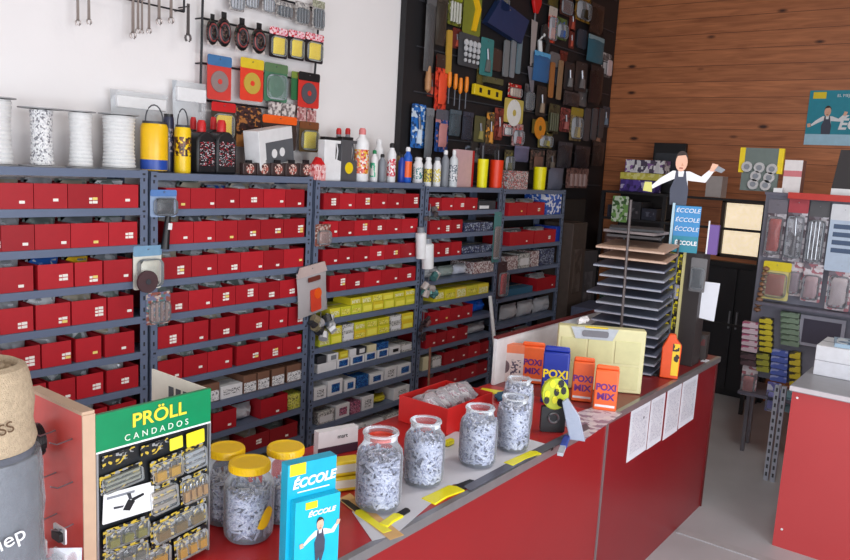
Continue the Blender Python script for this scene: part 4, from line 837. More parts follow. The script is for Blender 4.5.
m.build('cord', q); MB().tube([(0, .0, .064), (0, -.02, .066)], .003, STEEL).build('hook', q)
# fabric rolls at far left
yc = 1.48; RR = .098; d = RGT * ((40 - 425) / FPX) - UPV * ((460 - 280) / FPX) + FWD; dl = math.hypot(d.x, d.y); xc = (yc * d.x - RR * dl) / d.y
BUR = mat((184, 164, 138), .95, var=.16, scale=130, bump=.8, bscale=400); GRF = mat((92, 94, 104), .9, var=.2, scale=30, bump=.5, bscale=150)
ztop = at(-4, 362, 1, yc).z; zmid = at(20, 448, 1, yc - .05).z
t = thing('burlap_roll', 'beige burlap roll resting upright on the wrapped grey roll at the left edge', 'fabric roll', (xc, yc, zmid + .003)); hb = ztop - zmid
m = MB(); m.lathe([(RR * .93, 0), (RR * .97, .015), (RR * .9, hb * .3), (RR * .94, hb * .55), (RR * .86, hb * .85), (RR * .8, hb * .96), (RR * .68, hb), (RR * .64, hb * .9), (0, hb * .88)], BUR, 40)
m.build('outer_wrap', t); broll = t
pts = [((.008 + RR * .6 * k / 60) * math.cos(k * .42), (.008 + RR * .6 * k / 60) * math.sin(k * .42), hb * .99 - .0004 * k) for k in range(61)]
MB().tube(pts, .009, BUR, 8).build('spiral_end', t)
t = thing('wrapped_roll', 'grey fabric roll in clear plastic with white letters, standing at the left edge', 'fabric roll', (xc, yc, ZT + .001)); hh = zmid - ZT
MB().lathe([(RR * .98, 0), (RR * 1.0, .02), (RR * .97, hh * .5), (RR * .99, hh * .9), (RR * .9, hh)], GRF, 40).build('fabric', t)
pw = MB(); rr = random.Random(3); prof = [(RR * (1.05 + .05 * rr.random()), hh * k / 10) for k in range(10)]
pw.lathe(prof + [(RR * 1.02, hh * .97)], clear((214, 220, 228), .16, .15, wr=.5), 40).build('plastic_wrap', t)
th = math.atan2(-xc, yc) ; nx = math.sin(th + .35); ny = -math.cos(th + .35)
text('fiep', .042, WHITE, t, (nx * RR * 1.13, ny * RR * 1.13, hh * .62), rot=(R(90), R(-14), th + .35))
text('SSS', .03, mat((90, 66, 44), .8), broll, (nx * RR * .99, ny * RR * .99, hb * .35), rot=(R(90), R(-12), th + .35))
t = thing('plastic_bag', 'loose clear plastic film between the wrapped roll and the red rack side', 'bag', (.705, 1.40, ZT + .001), R(-45)); MB().pillow(.07, .17, .03, clear((225, 228, 235), .2, .2, wr=.4), lump=.5, seed=5).build('film', t)
# jars
PLUG = [mat((176, 182, 202), .45), mat((200, 204, 218), .4), mat((140, 146, 170), .45), mat((112, 116, 136), .5)]
def jar(label, cx, cy, Rj, Hj, lid=None, fill=.68, lbl=None, inner_lid=False, cols=PLUG, seed=1, lab2='wall plugs', tall=True):
    t = thing('jar', label, 'jar', (cx, cy, ZT + .0015 + (.0045 if cx < 2.4 and lid is None else 0)), 0, 'clear jars of wall plugs')
    rn = Rj * .72
    prof = [(Rj * .86, 0), (Rj * .97, .01), (Rj, .03), (Rj, Hj * .66), (Rj * .95, Hj * .76), (rn * 1.04, Hj * .84), (rn, Hj * .88), (rn, Hj * (.97 if not lid else .93)), (rn * 1.05, Hj * (.985 if not lid else .94))]
    if not lid: prof += [(rn * 1.04, Hj), (rn * .96, Hj), (rn * .96, Hj * .9)]
    m = MB(); m.lathe(prof, clear((236, 240, 246), .07, .05), 36)
    if not lid: m.f.pop(); m.i.pop()
    gl = m.build('glass', t)
    if not lid:
        rm_ = MB(); rm_.lathe([(rn * .94, Hj * .965), (rn * 1.08, Hj * .968), (rn * 1.08, Hj * .985), (rn * .94, Hj * .988)], clear((240, 244, 250), .45, .1), 36); rm_.f = rm_.f[:-2]; rm_.i = rm_.i[:-2]; rm_.build('rim', gl)
    if lid:
        lr = rn * 1.14; m = MB(); m.lathe([(lr, Hj * .9), (lr, Hj * .985), (lr * .95, Hj), (lr * .8, Hj * 1.0), (lr * .78, Hj * .993), (0, Hj * .993)], lid, 40)
        for k in range(36):
            a = 2 * math.pi * k / 36; m.box(lr * .99, lr * 1.015, -.001, .001, Hj * .905, Hj * .975, lid, T=Matrix.Rotation(a, 4, 'Z'))
        m.build('lid', t)
    if inner_lid: MB().lathe([(rn * .86, 0), (rn * .86, .006), (rn * .7, .008), (rn * .68, .002), (0, .002)], mat((214, 70, 50), .4), 28, c=(0, 0, Hj * .9)).build('red_lid', t)
    if lbl:
        th = math.atan2(-cx, cy) + lbl[1]; m = MB(); r0 = Rj * 1.006; n = 8
        vs = []; 
        for k in range(n + 1):
            u = k / n; a = -math.pi / 2 + th + (u - .5) * .8; vs += [(r0 * math.cos(a), r0 * math.sin(a), Hj * (lbl[2] + .16 * u - .09 * math.sin(math.pi * u))), (r0 * math.cos(a), r0 * math.sin(a), Hj * (lbl[2] + .16 * u + .02 + .15 * math.sin(math.pi * u)))]
        m.add(vs, [(2 * k, 2 * k + 2, 2 * k + 3, 2 * k + 1) for k in range(n)], lbl[0]); m.build('paper_label', t)
    rr = random.Random(seed); m = MB(); n = int(520 * fill / .68)
    hf = Hj * fill; ri = Rj * .9
    m.lathe([(ri * .8, .008), (ri * .82, hf * .9), (0, hf * .96)], cols[3], 20)
    for k in range(n):
        on_top = k < n * .14
        a = rr.uniform(0, 6.283); rad = ri * (.93 if not on_top else rr.random() ** .5 * .9); z = rr.uniform(.012, hf) if not on_top else hf * rr.uniform(.95, 1.02)
        p = Vector((rad * math.cos(a), rad * math.sin(a), z)); tn = Vector((-math.sin(a), math.cos(a), 0)); ph = rr.uniform(0, 3.14)
        dd = (tn * math.cos(ph) + Vector((0, 0, 1)) * math.sin(ph)) if not on_top else Vector((rr.uniform(-1, 1), rr.uniform(-1, 1), rr.uniform(-.3, .4))).normalized()
        l = rr.uniform(.012, .018); q = p + dd * l
        if math.hypot((p - dd * l).x, (p - dd * l).y) > ri * 1.04 or math.hypot(q.x, q.y) > ri * 1.04: dd = Vector((0, 0, 1))
        a0 = p - dd * l; a1 = p + dd * l; a0.z = max(a0.z, .008); m.tube([a0, a1], .0033, cols[rr.choice([0, 0, 1, 1, 2])], 5)
    o = m.build('wall_plugs', None, loc=(cx, cy, t.location.z + .001)); tag(o, 'pale grey wall plugs in the ' + label.replace('open clear jar', 'open jar').replace('yellow-lidded clear jar', 'lidded jar').split(', with')[0].split(', standing')[0].split(', in front')[0].split(', right of')[0], 'wall plugs', kind='stuff')
    return t
def jc(px, py, Rj):   # jar centre from the middle of its visible base edge
    p = at(px, py, 2, ZT); d = Vector((p.x, p.y, 0)).normalized(); return p.x + d.x * Rj, p.y + d.y * Rj
YLID = mat((240, 196, 20), .35)
x, y = jc(248, 547, .062); jar('yellow-lidded clear jar nearest the photographer, with a yellow crescent label', x, y, .0635, .198, YLID, .6, (mat((236, 190, 30), .4), .75, .22), seed=11)
p = at(229, 449, 2, ZT + .198); jar('yellow-lidded clear jar beside the green-headed rack', p.x, p.y + .01, .058, .2, YLID, .55, (printed([(60, 40, 20), (200, 120, 40)], 60, 60), .3, .3), seed=12)
p = at(283, 448, 2, ZT + .198); jar('yellow-lidded clear jar behind the teal leaflet box', p.x + .01, p.y, .06, .2, YLID, .45, seed=13)
for i, (bx, by, Rj, Hj, lb, il) in enumerate(((377, 517, .066, .218, 'open clear jar nearest the teal leaflet box, red lid inside', True), (422, 491, .063, .195, 'open clear jar second from the left, in front of the red box', False), (476, 471, .063, .19, 'open clear jar third from the left, right of the red box', False),
    (511, 455, .06, .185, 'open clear jar fourth from the left, standing alone by the knives', False))):
    x, y = jc(bx, by, Rj); jar(lb, x, y, Rj, Hj, None, .66 + .04 * i, inner_lid=il, seed=20 + i)
p = at(523, 380, 2, ZT + .2); jar('open clear jar behind the fourth, touching the blue pack', p.x + .01, p.y + .02, .058, .2, None, .82, seed=31)
# small figure of a man in an apron (flat printed / cut-out)
SKIN = mat((226, 176, 150), .6); SLATE = mat((62, 66, 84), .5); HAIR = mat((50, 34, 28), .6)
def figure(parent, s, cx, cz, y0, y1, legs=True):
    def P(pts, m, nm, dy=0): 
        MB().prism([(cx + a * s, cz + b * s) for a, b in pts], y0 - dy, y1 if dy == 0 else y0 - dy * .1, m).build(nm, parent)
    e = .0009
    P([(-14, 30), (-10, 46), (-30, 36), (-46, 26), (-48, 32), (-34, 46), (-14, 60), (14, 60), (34, 52), (48, 66), (54, 62), (42, 42), (12, 44), (14, 30)], WHITE, 'shirt')
    P([(-48, 24), (-58, 22), (-60, 34), (-50, 36)], SKIN, 'hand', e); P([(46, 62), (56, 62), (60, 74), (50, 76)], SKIN, 'hand', e)
    P([(-14, 0), (14, 0), (15, 28), (10, 46), (8, 60), (5, 60), (4, 50), (-4, 50), (-5, 60), (-9, 60), (-10, 46), (-16, 28)], SLATE, 'apron', e)
    P([(10 * math.cos(a) - 1, 75 + 16 * math.sin(a)) for a in [i * math.pi / 9 for i in range(18)]], SKIN, 'face', e)
    P([(10.5 * math.cos(a) - 1, 80 + 15 * math.sin(a)) for a in [i * math.pi / 9 for i in range(10)]] + [(-8, 86), (5, 88)], HAIR, 'hair', e * 1.6)
    P([(-4, 64), (2, 64), (2, 66), (-4, 66)], mat((150, 60, 50), .5), 'mouth', e * 1.6); P([(-1, 69), (3, 69), (0, 75)], mat((206, 150, 124), .6), 'nose', e * 1.6)
    if legs: P([(-14, 2), (14, 2), (6, -26), (16, -34), (0, -34), (-2, -10), (-8, -34), (-20, -34), (-12, -24)], SLATE, 'legs', e)
# leaflet box
L_ = at(309, 573, 2, ZT); L_.z += .001; t = thing('leaflet_box', 'tall teal leaflet box with white lettering, in front of the jars', 'leaflet box', L_, R(-14)); w, h = .128, .278; TQ = mat((10, 168, 204), .35); TQ2 = mat((20, 180, 214), .35)
MB().box(-w / 2, w / 2, 0, .03, 0, h, TQ).build('back_card', t); MB().box(-w * .42, w / 2, -.022, -.0005, 0, h * .70, TQ2).build('pocket', t)
MB().box(-w * .46, -w * .14, -.001, 0, h * .9, h * 1.0, YEL).build('yellow_badge', t); text('ÉCCOLE', .030, WHITE, t, (.004, -.0015, h * .83), rot=(R(90), R(-3), 0), shear=.25, sx=1.0, bold=.0012)
MB().box(-w * .3, w * .36, -.0015, -.0005, h * .745, h * .755, WHITE).build('underline', t); text('ÉCCOLE', .016, WHITE, t, (.014, -.0235, h * .57), shear=.25, sx=1.2, bold=.0006); MB().box(-w * .22, w * .02, -.0235, -.022, h * .62, h * .68, YEL).build('yellow_badge', t)
figure(t, .0009, .012, h * .22, -.0235, -.022)
# knives and tools on paper
YK = mat((236, 226, 30), .35)
def sheet(label, pts, m, z=.0006, grp='paper sheets on the counter'):
    ps = [at(px, py, 2, ZT) for px, py in pts]; c = sum(ps, Vector()) / len(ps); n = len(ps); zz = ZT + z
    o = MB().add([(p.x - c.x, p.y - c.y, 0) for p in ps] + [(p.x - c.x, p.y - c.y, .0007) for p in ps], [tuple(range(n)), tuple(range(2 * n - 1, n - 1, -1))] + [(j, j + n, (j + 1) % n + n, (j + 1) % n) for j in range(n)], m)
    o = o.build('paper_sheet', loc=(c.x, c.y, zz)); return tag(o, label, 'paper', grp)
PAP = mat((206, 206, 214), .6, var=.05, scale=10)
sheet('large pale paper lying flat under the two left open jars', ((352, 512), (398, 462), (470, 470), (395, 535), (372, 541)), PAP)
sheet('pale paper sheet under the third and fourth open jars', ((408, 458), (455, 432), (530, 440), (555, 447), (484, 481), (428, 488)), PAP, .0015)
sheet('pale printed leaflet on the counter in front of the orange packs', ((556, 420), (600, 405), (622, 414), (585, 440)), printed([(206, 200, 210), (150, 130, 150), (220, 216, 220)], 40, 40), .0012)
sheet('dark glass strip of paper along the front counter edge', ((470, 492), (520, 465), (590, 429), (586, 424), (516, 459), (464, 487)), mat((92, 92, 104), .3), .0024)
def knife(label, a, b, z=.004, body=YK, blk=.55, wd=.015):
    p = at(*a, 2, ZT); q = at(*b, 2, ZT); dv = q - p; L = math.hypot(dv.x, dv.y); t = thing('utility_knife', label, 'utility knife', (p.x, p.y, ZT + z), math.atan2(dv.y, dv.x), 'yellow and black utility knives')
    T = Matrix.Rotation(R(90), 4, 'X')
    MB().prism([(0, -wd), (L * .6, -wd * 1.1), (L * .66, -wd * .3), (L * .64, wd), (L * .3, wd * .7), (0, wd)], -.014, .0, body, T=T).build('grip', t, bevel=.003)
    MB().prism([(L * .08, -wd * .6), (L * .4, -wd * .7), (L * .42, wd * .3), (L * .1, wd * .5)], -.016, -.0141, BLACK, T=T).build('rubber_inlay', t)
    MB().prism([(L * .6, -wd * .7), (L * .98, -wd * .5), (L, 0), (L * .94, wd * .8), (L * .6, wd * .7)], -.010, -.001, BLACK if blk else STEEL, T=T).build('nose', t)
    MB().prism(circ(wd * .6, 14, L * .78, wd * .1), -.02, -.0105, BLACK, T=T).prism(circ(wd * .32, 14, L * .78, wd * .1), -.021, -.0201, GREY, T=T).build('knob', t)
    MB().prism([(L * .45, -wd * 1.15), (L * .52, -wd * 1.15), (L * .56, wd * .9), (L * .49, wd * .9)], -.0152, -.0141, BLACK, T=T).build('stripe', t)
knife('yellow knife lying along the left side of the nearest open jar', (388, 533), (342, 500))
knife('yellow and black knife pointing right below the nearest open jar', (383, 527), (408, 510), .007)
knife('yellow and black utility knife below the second open jar', (428, 502), (474, 481), wd=.027)
knife('yellow utility knife with a round black knob, below the fourth jar', (508, 465), (552, 446), wd=.02)
knife('yellow and black knife behind the third jar, near the blue cloth', (480, 390), (516, 396), wd=.03)
sheet('yellow-edged card under the jars at left', ((338, 500), (350, 494), (404, 536), (390, 541)), mat((214, 170, 110), .6), .0022)
p, w, h, th = ctop(398, 438, 14, 8); t = thing('yellow_clip', 'small yellow plastic clip between the red box and the jars', 'clip', at(449, 446, 2, ZT) + Vector((0, 0, .004))); MB().box(-.02, .02, -.01, .01, 0, .02, YK).build('clip_body', t, bevel=.004)
p, w, h, th = ctop(566, 441, 26, 7); t = thing('knife_case', 'blue and clear plastic case at the counter edge by the grey bag', 'case', p, R(20)); MB().box(-w * .9, w * .3, -.012, .012, 0, .014, mat((40, 70, 160), .4)).build('blue_half', t, bevel=.003); MB().box(-w * 1.7, -w * .9, -.01, .01, 0, .012, HAZY).build('clear_half', t)
# yellow and white wrapped blocks + white folded card behind
for k in range(2):
    p, w, h, th = ctop(345, 492, 26, 16, R(-30)); t = thing('soap_bar', 'yellow and white wrapped block beside the teal box, %s of the stack' % ['bottom', 'top'][k], 'block', (p.x, p.y, ZT + .001 + .048 * k), R(-30 + 4 * k), 'yellow and white wrapped blocks')
    MB().box(-.05, .05, -.0, .05, 0, .045, mat((238, 206, 40), .4)).build('wrap', t, bevel=.006); MB().box(-.04, .05, -.001, -.0002, .012, .036, mat((236, 232, 214), .5)).build('white_band', t)
p = at(352, 474, 2, ZT); t = thing('folded_card', 'white carton with a dark lower band, behind the yellow blocks', 'carton', (p.x + .10, p.y + .14, ZT + .001), R(-16)); MB().box(-.09, .06, 0, .03, 0, .085, WHITE).build('card_body', t); MB().box(-.091, .061, -.001, 0, 0, .03, mat((60, 30, 50), .5)).build('dark_band', t); text('mart', .02, BLACK, t, (0, -.0012, .06))
# red box on the counter
p = at(446, 436, 2, ZT); RB = mat((214, 40, 38), .4); t = thing('red_box', 'large bright red open box holding bags, behind the open jars', 'box', (p.x, p.y, ZT + .001)); w, d, h = .30, .225, .1; q = .004
MB().box(0, w, 0, q, 0, h, RB).box(0, w, d - q, d, 0, h, RB).box(0, q, q, d - q, 0, h, RB).box(w - q, w, q, d - q, 0, h, RB).box(q, w - q, q, d - q, 0, q, RB).build('box_body', t)
for k in range(4):
    o = thing('plastic_bag', 'clear bag of small pink and white parts in the large red box, %s from left' % ORD[k], 'bag', (p.x + .045 + .07 * k, p.y + .12, ZT + .006), 0, 'clear bags in the large red box')
    MB().pillow(.06, .095, .16, printed([(240, 236, 240), (190, 130, 150), (225, 222, 230), (235, 235, 240)], 90, 90), lump=.7, seed=k + 3).build('contents', o); MB().pillow(.068, .118, .19, clear((240, 240, 246), .25, .2, wr=.5), lump=.5, seed=k + 9).build('film', o)
# packs of mortar
def mortar(label, px, py, wp, hp, m, tm, dth=0, grp='orange packs'):
    p, w, h, th = ctop(px, py, wp, hp); t = thing('mortar_pack', label, 'pack', p, th + dth, grp); d = w * .42
    mb = MB(); mb.box(-w / 2, w / 2, 0, d, 0, h * .9, m); mb.prism([(-w / 2, h * .9), (w / 2, h * .9), (w * .46, h), (-w * .46, h)], d * .3, d * .6, m); mb.build('pouch', t, bevel=w * .07)
    text('POXI', h * .2, tm, t, (0, -.001, h * .52), sx=.95, bold=.0014, name='pack_lettering'); text('MIX', h * .2, tm, t, (0, -.001, h * .31), sx=1.05, bold=.0014, name='pack_lettering')
    MB().box(-w * .42, w * .42, -.0008, 0, h * .08, h * .13, WHITE).build('stripe', t); return t
PUR = mat((110, 40, 130), .4); OR = mat((244, 106, 50), .4)
mortar('orange pack with purple lettering, left of the front pair', 581, 402, 21, 45, OR, PUR)
mortar('orange pack with purple lettering, right of the front pair', 604, 411, 23, 46, OR, PUR)
mortar('dark blue pack with yellow lettering behind the yellow tool pack', 553, 404, 26, 58, mat((28, 48, 150), .4), YEL, 0, None)
mortar('orange pack partly hidden behind the blue pack', 531, 384, 23, 42, OR, PUR)
p, w, h, th = ctop(509, 382, 26, 38); t = thing('carton', 'white carton with an orange top and oval print, left of the orange pack', 'box', p, th); MB().box(-w / 2, w / 2, 0, .05, 0, h * .78, mat((224, 208, 204), .5)).box(-w / 2, w / 2, 0, .05, h * .78, h, mat((236, 130, 90), .5)).build('carton_body', t)
MB().prism(circ(w * .2, 18, -w * .22, h * .4, 1, 1.3), -.001, 0, mat((110, 90, 96), .5)).build('oval_print', t); MB().box(.02 * w, w * .4, -.001, 0, h * .2, h * .6, printed([(224, 208, 204), (90, 80, 100)], 100, 150)).build('print', t)
# yellow black tool pack
p, w, h, th = ctop(552, 432, 27, 58); t = thing('tool_pack', 'yellow and black tool pack propped against the blue pack', 'pack', p, th + .2, rx=R(0)); m = MB()
m.prism(rrect(w * .9, h * .45, .008), -.004, .02, BLACK); m.build('base_card', t)
rr = random.Random(5); m = MB(); m.prism(circ(w * .5, 20, 0, h * .68, 1, 1.2), -.008, .02, mat((190, 200, 40), .4)); m.build('round_body', t, bevel=.004)
m = MB(); [m.prism(circ(w * .1, 8, rr.uniform(-.32, .32) * w, h * rr.uniform(.48, .9), 1, 1.5), -.011, -.008, BLACK if k % 3 else YK) for k in range(12)]; m.build('mottled_grip', t)
m = MB(); m.tube([(w * .18 * math.cos(a), -.008, h * .26 + w * .18 * math.sin(a)) for a in [i * .35 for i in range(19)]], .004, STEEL, 6); m.build('ring', t)
p, w, h, th = ctop(572, 440, 26, 42); t = thing('grey_bag', 'crumpled grey plastic pouch at the counter edge', 'bag', p, th, rx=0); MB().prism([(-w * .5, h * .9), (-w * .1, 0), (w * .5, -.0), (w * .2, h * .6), (-w * .3, h)], -.004, .014, clear((176, 186, 206), .75, .2, wr=.4)).build('pouch', t, bevel=.003)
# blue cloth thing behind
p, w, h, th = ctop(505, 397, 40, 6); t = thing('blue_cloth', 'dull blue folded cloth behind the third open jar', 'cloth', p, R(10)); MB().pillow(w, .016, .09, mat((40, 90, 120), .8), lump=.4).build('cloth_body', t)
# organiser case
zc = at(647, 332, 1, 1.2).z; A = at(647, 332, 2, zc); B = at(559, 325, 2, zc); dv = A - B; L = math.hypot(dv.x, dv.y); th = math.atan2(dv.y, dv.x)
t = thing('organiser_case', 'large cream plastic organiser case standing on edge behind the orange packs', 'case', ((A.x + B.x) / 2 , (A.y + B.y) / 2, ZT + .001), th); h = zc - ZT; CRM = mat((214, 208, 160), .4, var=.04)
MB().box(-L / 2, L / 2, 0, .06, 0, h, CRM).build('shell', t, bevel=.006)
CC = clear((222, 222, 200), .35, .2)
for k in range(3):
    for j in range(2): MB().box(-L * .46 + L * .31 * k, -L * .46 + L * .31 * (k + .93), -.004, 0, h * (.06 + .4 * j), h * (.06 + .4 * j + .36), mat((206, 202, 150), .4)).build('compartment', t, bevel=.004)
MB().prism([(-L * .3, h * .82), (L * .12, h * .82), (L * .18, h * 1.0), (-L * .36, h)], -.012, -.0045, HAZY).build('clear_handle_plate', t); MB().prism(rrect(L * .3, h * .1, .01, -L * .08, h * .86), -.016, -.0125, mat((110, 110, 116), .4)).build('handle', t); MB().box(-L * .2, L * .06, -.012, .0, h * .99, h * 1.015, YEL).build('yellow_latch', t)
# white board at the back of the counter
a = at(519, 334, 1, 1.74); b = at(585, 314, 1, 1.74); t = thing('rear_board', 'low white board with a maroon top edge along the back of the counter', 'board', (a.x - .2, 1.735, ZT + .001)); w = CX1 - .02 - (a.x - .2); h = (a.z + b.z) / 2 - ZT
MB().box(0, w, 0, .015, 0, h, WHITE).build('board', t); MB().box(0, w, -.004, .02, h, h + .01, mat((100, 30, 34), .5)).build('top_edge', t)
# sheet rack
X = 3.56; t = thing('sheet_rack', 'tall counter rack of stacked flat grey sheets behind the cream case', 'rack', (X, 1.44, ZT + .001), R(-80)); SW = .36
MB().box(-SW / 2 + .06, SW / 2, .0, .26, 0, .012, BLACK).build('base', t)
for sx in (-.1, .175): MB().tube([(sx, .25, 0), (sx, .25, .66)], .006, DGREY).build('upright', t)
fold = [mat((96, 104, 122), .5), mat((120, 124, 134), .45), mat((80, 86, 104), .5)]; BEI = mat((170, 140, 122), .6)
for k in range(14):
    z = .02 + .046 * k; low = k < 4
    m = MB(); q = -SW / 2 + rnd.uniform(-.02, .04) if not low else -SW / 2 + .08; q2 = SW / 2 - rnd.uniform(0, .03); mm = BEI if k > 11 else fold[k % 3]
    vs = [(q, -.03, z - .012), (q2, -.03, z - .014), (SW / 2, .25, z + .006), (q + .03, .25, z + .006)]
    m.add([(a_, b_, c_) for a_, b_, c_ in vs] + [(a_, b_, c_ + .011) for a_, b_, c_ in vs], [(3, 2, 1, 0), (4, 5, 6, 7), (0, 1, 5, 4), (1, 2, 6, 5), (2, 3, 7, 6), (3, 0, 4, 7)], mm)
    m.build('sheet_tray', t); 
    MB().add([(q, -.0305, z - .0115), (q2, -.0305, z - .0135), (q2, -.0305, z - .0065), (q, -.0305, z - .0045)], [(0, 1, 2, 3)], mat((160, 162, 174), .4) if k < 12 else mat((206, 176, 156), .5)).build('pale_edge', t)
for i, (c, zz, r_) in enumerate((((60, 56, 58), .665, 8), ((130, 120, 120), .685, -6), ((44, 44, 48), .70, 14))):
    o = MB().box(-.14, .12, -.11, .11, 0, .012, mat(c, .6)).build('flat_pack', loc=(X + .13, 1.47, ZT + zz)); o.rotation_euler.z = R(-82 + r_); tag(o, '%s flat pack lying on top of the sheet rack' % ['dark grey', 'pale', 'black'][i], 'pack', 'flat packs on the sheet rack')
p = at(622, 328, 0, X - .1); q = at(631, 200, 0, X - .1); t = thing('metal_pole', 'thin dark metal pole rising in front of the sheet rack', 'pole', (X - .1, p.y, ZT + .001)); MB().tube([(0, 0, 0), (0, q.y - p.y, q.z - ZT)], .007, mat((92, 84, 84), .4, .3)).build('tube', t); MB().lathe([(.03, 0), (.03, .006), (0, .006)], BLACK, 16).build('foot', t)
p, w, h, th = ctop(594, 330, 20, 12); t = thing('white_rag', 'small crumpled white paper on top of the cream case', 'paper', ((A.x + B.x * 2) / 3 + .05, (A.y + B.y * 2) / 3 + .05, zc + .003)); MB().pillow(.09, .03, .06, mat((220, 216, 220), .7), lump=.7, seed=4).build('crumple', t)
# column display right of the sheets
X = 3.93; t = thing('display_column', 'narrow dark display column at the right end of the sheet rack', 'display', (X, 1.30, ZT + .001), R(-90)); HC = at(684, 252, 0, X).z - ZT
MB().box(-.075, .09, .0, .12, 0, HC, mat((52, 46, 46), .5)).build('column_body', t); MB().box(-.008, .004, -.012, .0, 0, HC, mat((206, 196, 140), .4)).build('pale_edge_strip', t)
YB_ = printed([(216, 200, 40), (40, 36, 30), (190, 170, 40), (90, 84, 50)], 70, 60)
for i in range(5):
    z = ZT + HC - .085 - .082 * i; o = thing('strip_pack', 'yellow and black strip pack on the narrow column, %s from the top' % ORD[i], 'pack', (X - .001, 1.348, z), R(-90), 'yellow and black strip packs'); MB().prism(rrect(.07, .076, .006), -.012, 0, YB_ if i != 2 else printed([(160, 160, 180), (90, 90, 110), (220, 200, 60)], 60, 60)).build('card', o)
pack('clear hanging pack with a dark slot on the narrow column', (690, 258, 706, 292), x=X - .002, card=mat((120, 118, 120), .5), inner=DGREY, th=.02, hang=False)
p = spot((700, 282, 718, 319), x=X + .05); t = thing('white_note', 'white paper note hanging right of the narrow column', 'paper', p[0], R(-90 + 8)); MB().prism([(-p[1] / 2, 0), (p[1] * .4, -.01), (p[1] / 2, p[2]), (-p[1] * .42, p[2])], -.0012, 0, PAPER).build('sheet', t); MB().box(-p[1] * .9, 0, .001, .006, p[2] * .93, p[2] * .99, DGREY).build('clip_arm', t)
p, w, h, th = ctop(668, 384, 19, 46); t = thing('spray_bottle', 'orange bottle pack with a yellow and black label at the foot of the column', 'bottle', (3.62, 1.215, ZT + .001), th)
MB().prism([(-w / 2, 0), (w * .45, 0), (w / 2, h * .75), (w * .2, h * .9), (w * .15, h), (-w * .2, h), (-w * .3, h * .88), (-w / 2, h * .7)], -.02, .02, mat((232, 84, 30), .4)).build('body', t, bevel=.005); MB().box(w * .05, w * .42, -.021, -.02, h * .08, h * .8, printed([(240, 200, 40), (40, 30, 30), (240, 200, 40)], 60, 50)).build('paper_label', t)
t = thing('small_box', 'small dark box on the dark counter top beside the column', 'box', (4.12, 1.26, ZT + .001), R(-80)); MB().box(-.06, .06, 0, .1, 0, .14, mat((52, 44, 42), .6)).build('body', t); MB().box(-.05, .05, -.001, 0, .08, .13, printed([(90, 40, 40), (60, 60, 60)], 60, 60)).build('print', t)
p = at(705, 361, 2, ZT); o = MB().box(-.03, .03, -.015, .015, 0, .002, PAPER).build('paper_slip', loc=(p.x, p.y, ZT + .001)); tag(o, 'small white slip on the far end of the dark counter top', 'paper')
# cut-out man and teal box on the column
X = 3.90; s = .82 * (Vector((X, 1.3, 1.7)) - EYE).dot(FWD) / FPX; b = at(684, 250, 0, X); zt0 = ZT + HC + .001
t = thing('teal_box', 'teal box with white lettering beneath the cut-out man', 'box', (X, b.y, zt0), R(-72)); hb = at(686, 206, 0, X).z - zt0; wb_ = 30 * s
MB().box(-wb_ / 2, wb_ / 2, 0, .06, 0, hb, mat((10, 128, 150), .4)).box(-wb_ / 2, wb_ / 2, -.001, 0, hb * .35, hb, mat((40, 130, 190), .4)).build('carton', t)
for k in range(3): text('ÉCCOLE', .03, WHITE, t, (.0, -.002, hb * (.9 - .2 * k)), shear=.2, sx=1.05)
text('ÉCCOLE', .029, WHITE, t, (.004, -.002, hb * .2), bold=.001)
MB().box(-wb_ * .62, -wb_ * .52, -.002, .06, .0, hb * 1.05, mat((170, 200, 214), .4)).build('pale_flap', t)
t = thing('cutout_man', 'flat cut-out of a man in a dark apron, both arms raised, above the teal box', 'cutout', (X + .01, b.y + .06, zt0 + hb + .001), R(-72)); s *= 1.12; figure(t, s * .62, 0, .0, -.004, .0, legs=False)
MB().box(-.03, .03, 0, .04, 0, .012, DGREY).build('foot', t)
MB().prism([(54 * s * .62, 64 * s * .62), (66 * s * .62, 60 * s * .62), (72 * s * .62, 66 * s * .62), (60 * s * .62, 72 * s * .62)], -.008, -.004, GREY).build('held_tube', t); MB().prism([(-62 * s * .62, 22 * s * .62), (-46 * s * .62, 20 * s * .62), (-48 * s * .62, 38 * s * .62), (-60 * s * .62, 38 * s * .62)], -.008, -.004, mat((210, 206, 110), .4)).build('held_tin', t)
t = thing('purple_book', 'purple and white thin box beside the teal box', 'box', (X + .05, b.y - .118, zt0), R(-80)); MB().box(-.022, .03, 0, .04, 0, .15, mat((110, 80, 150), .5)).box(-.023, -.016, -.001, 0, 0, .17, WHITE).build('carton', t)
t = thing('top_plate', 'dark plate on top of the display column carrying the teal box', 'plate', (3.86, 1.10, zt0 - .0005)); 
bpy.data.objects.remove(t)
# ------------------------------------------------------------ back right: black rack, window sill things
XR = 6.30; a = at(604, 190, 0, XR); b = at(768, 190, 0, XR); zr = a.z; BK = mat((22, 21, 24), .5)
t = thing('black_rack', 'tall black open rack in front of the plank wall and its window', 'rack', (XR, 0, 0)); ys = (a.y, (a.y + b.y) / 2 + .12, b.y)
for yy in ys:
    for xx in (0, .42): MB().box(xx - .015, xx + .015, yy - .015, yy + .015, 0, zr, BK).build('upright', t)
for z in (zr, zr - .23, zr - .6, zr - 1.0, .12):
    y0_, y1_ = (b.y, a.y)
    MB().box(-.016, .436, ys[1], a.y, z - .02, z, BK).build('shelf', t)
    if z > .5 and z != zr - .6 - 0: MB().box(-.02, .0, b.y, ys[1], z - .02, z, BK).build('crossbar', t)
MB().box(.40, .43, ys[1], a.y, .1, zr, mat((40, 34, 34), .7)).build('back_panel', t)
yy0 = a.y - .04; n = 0
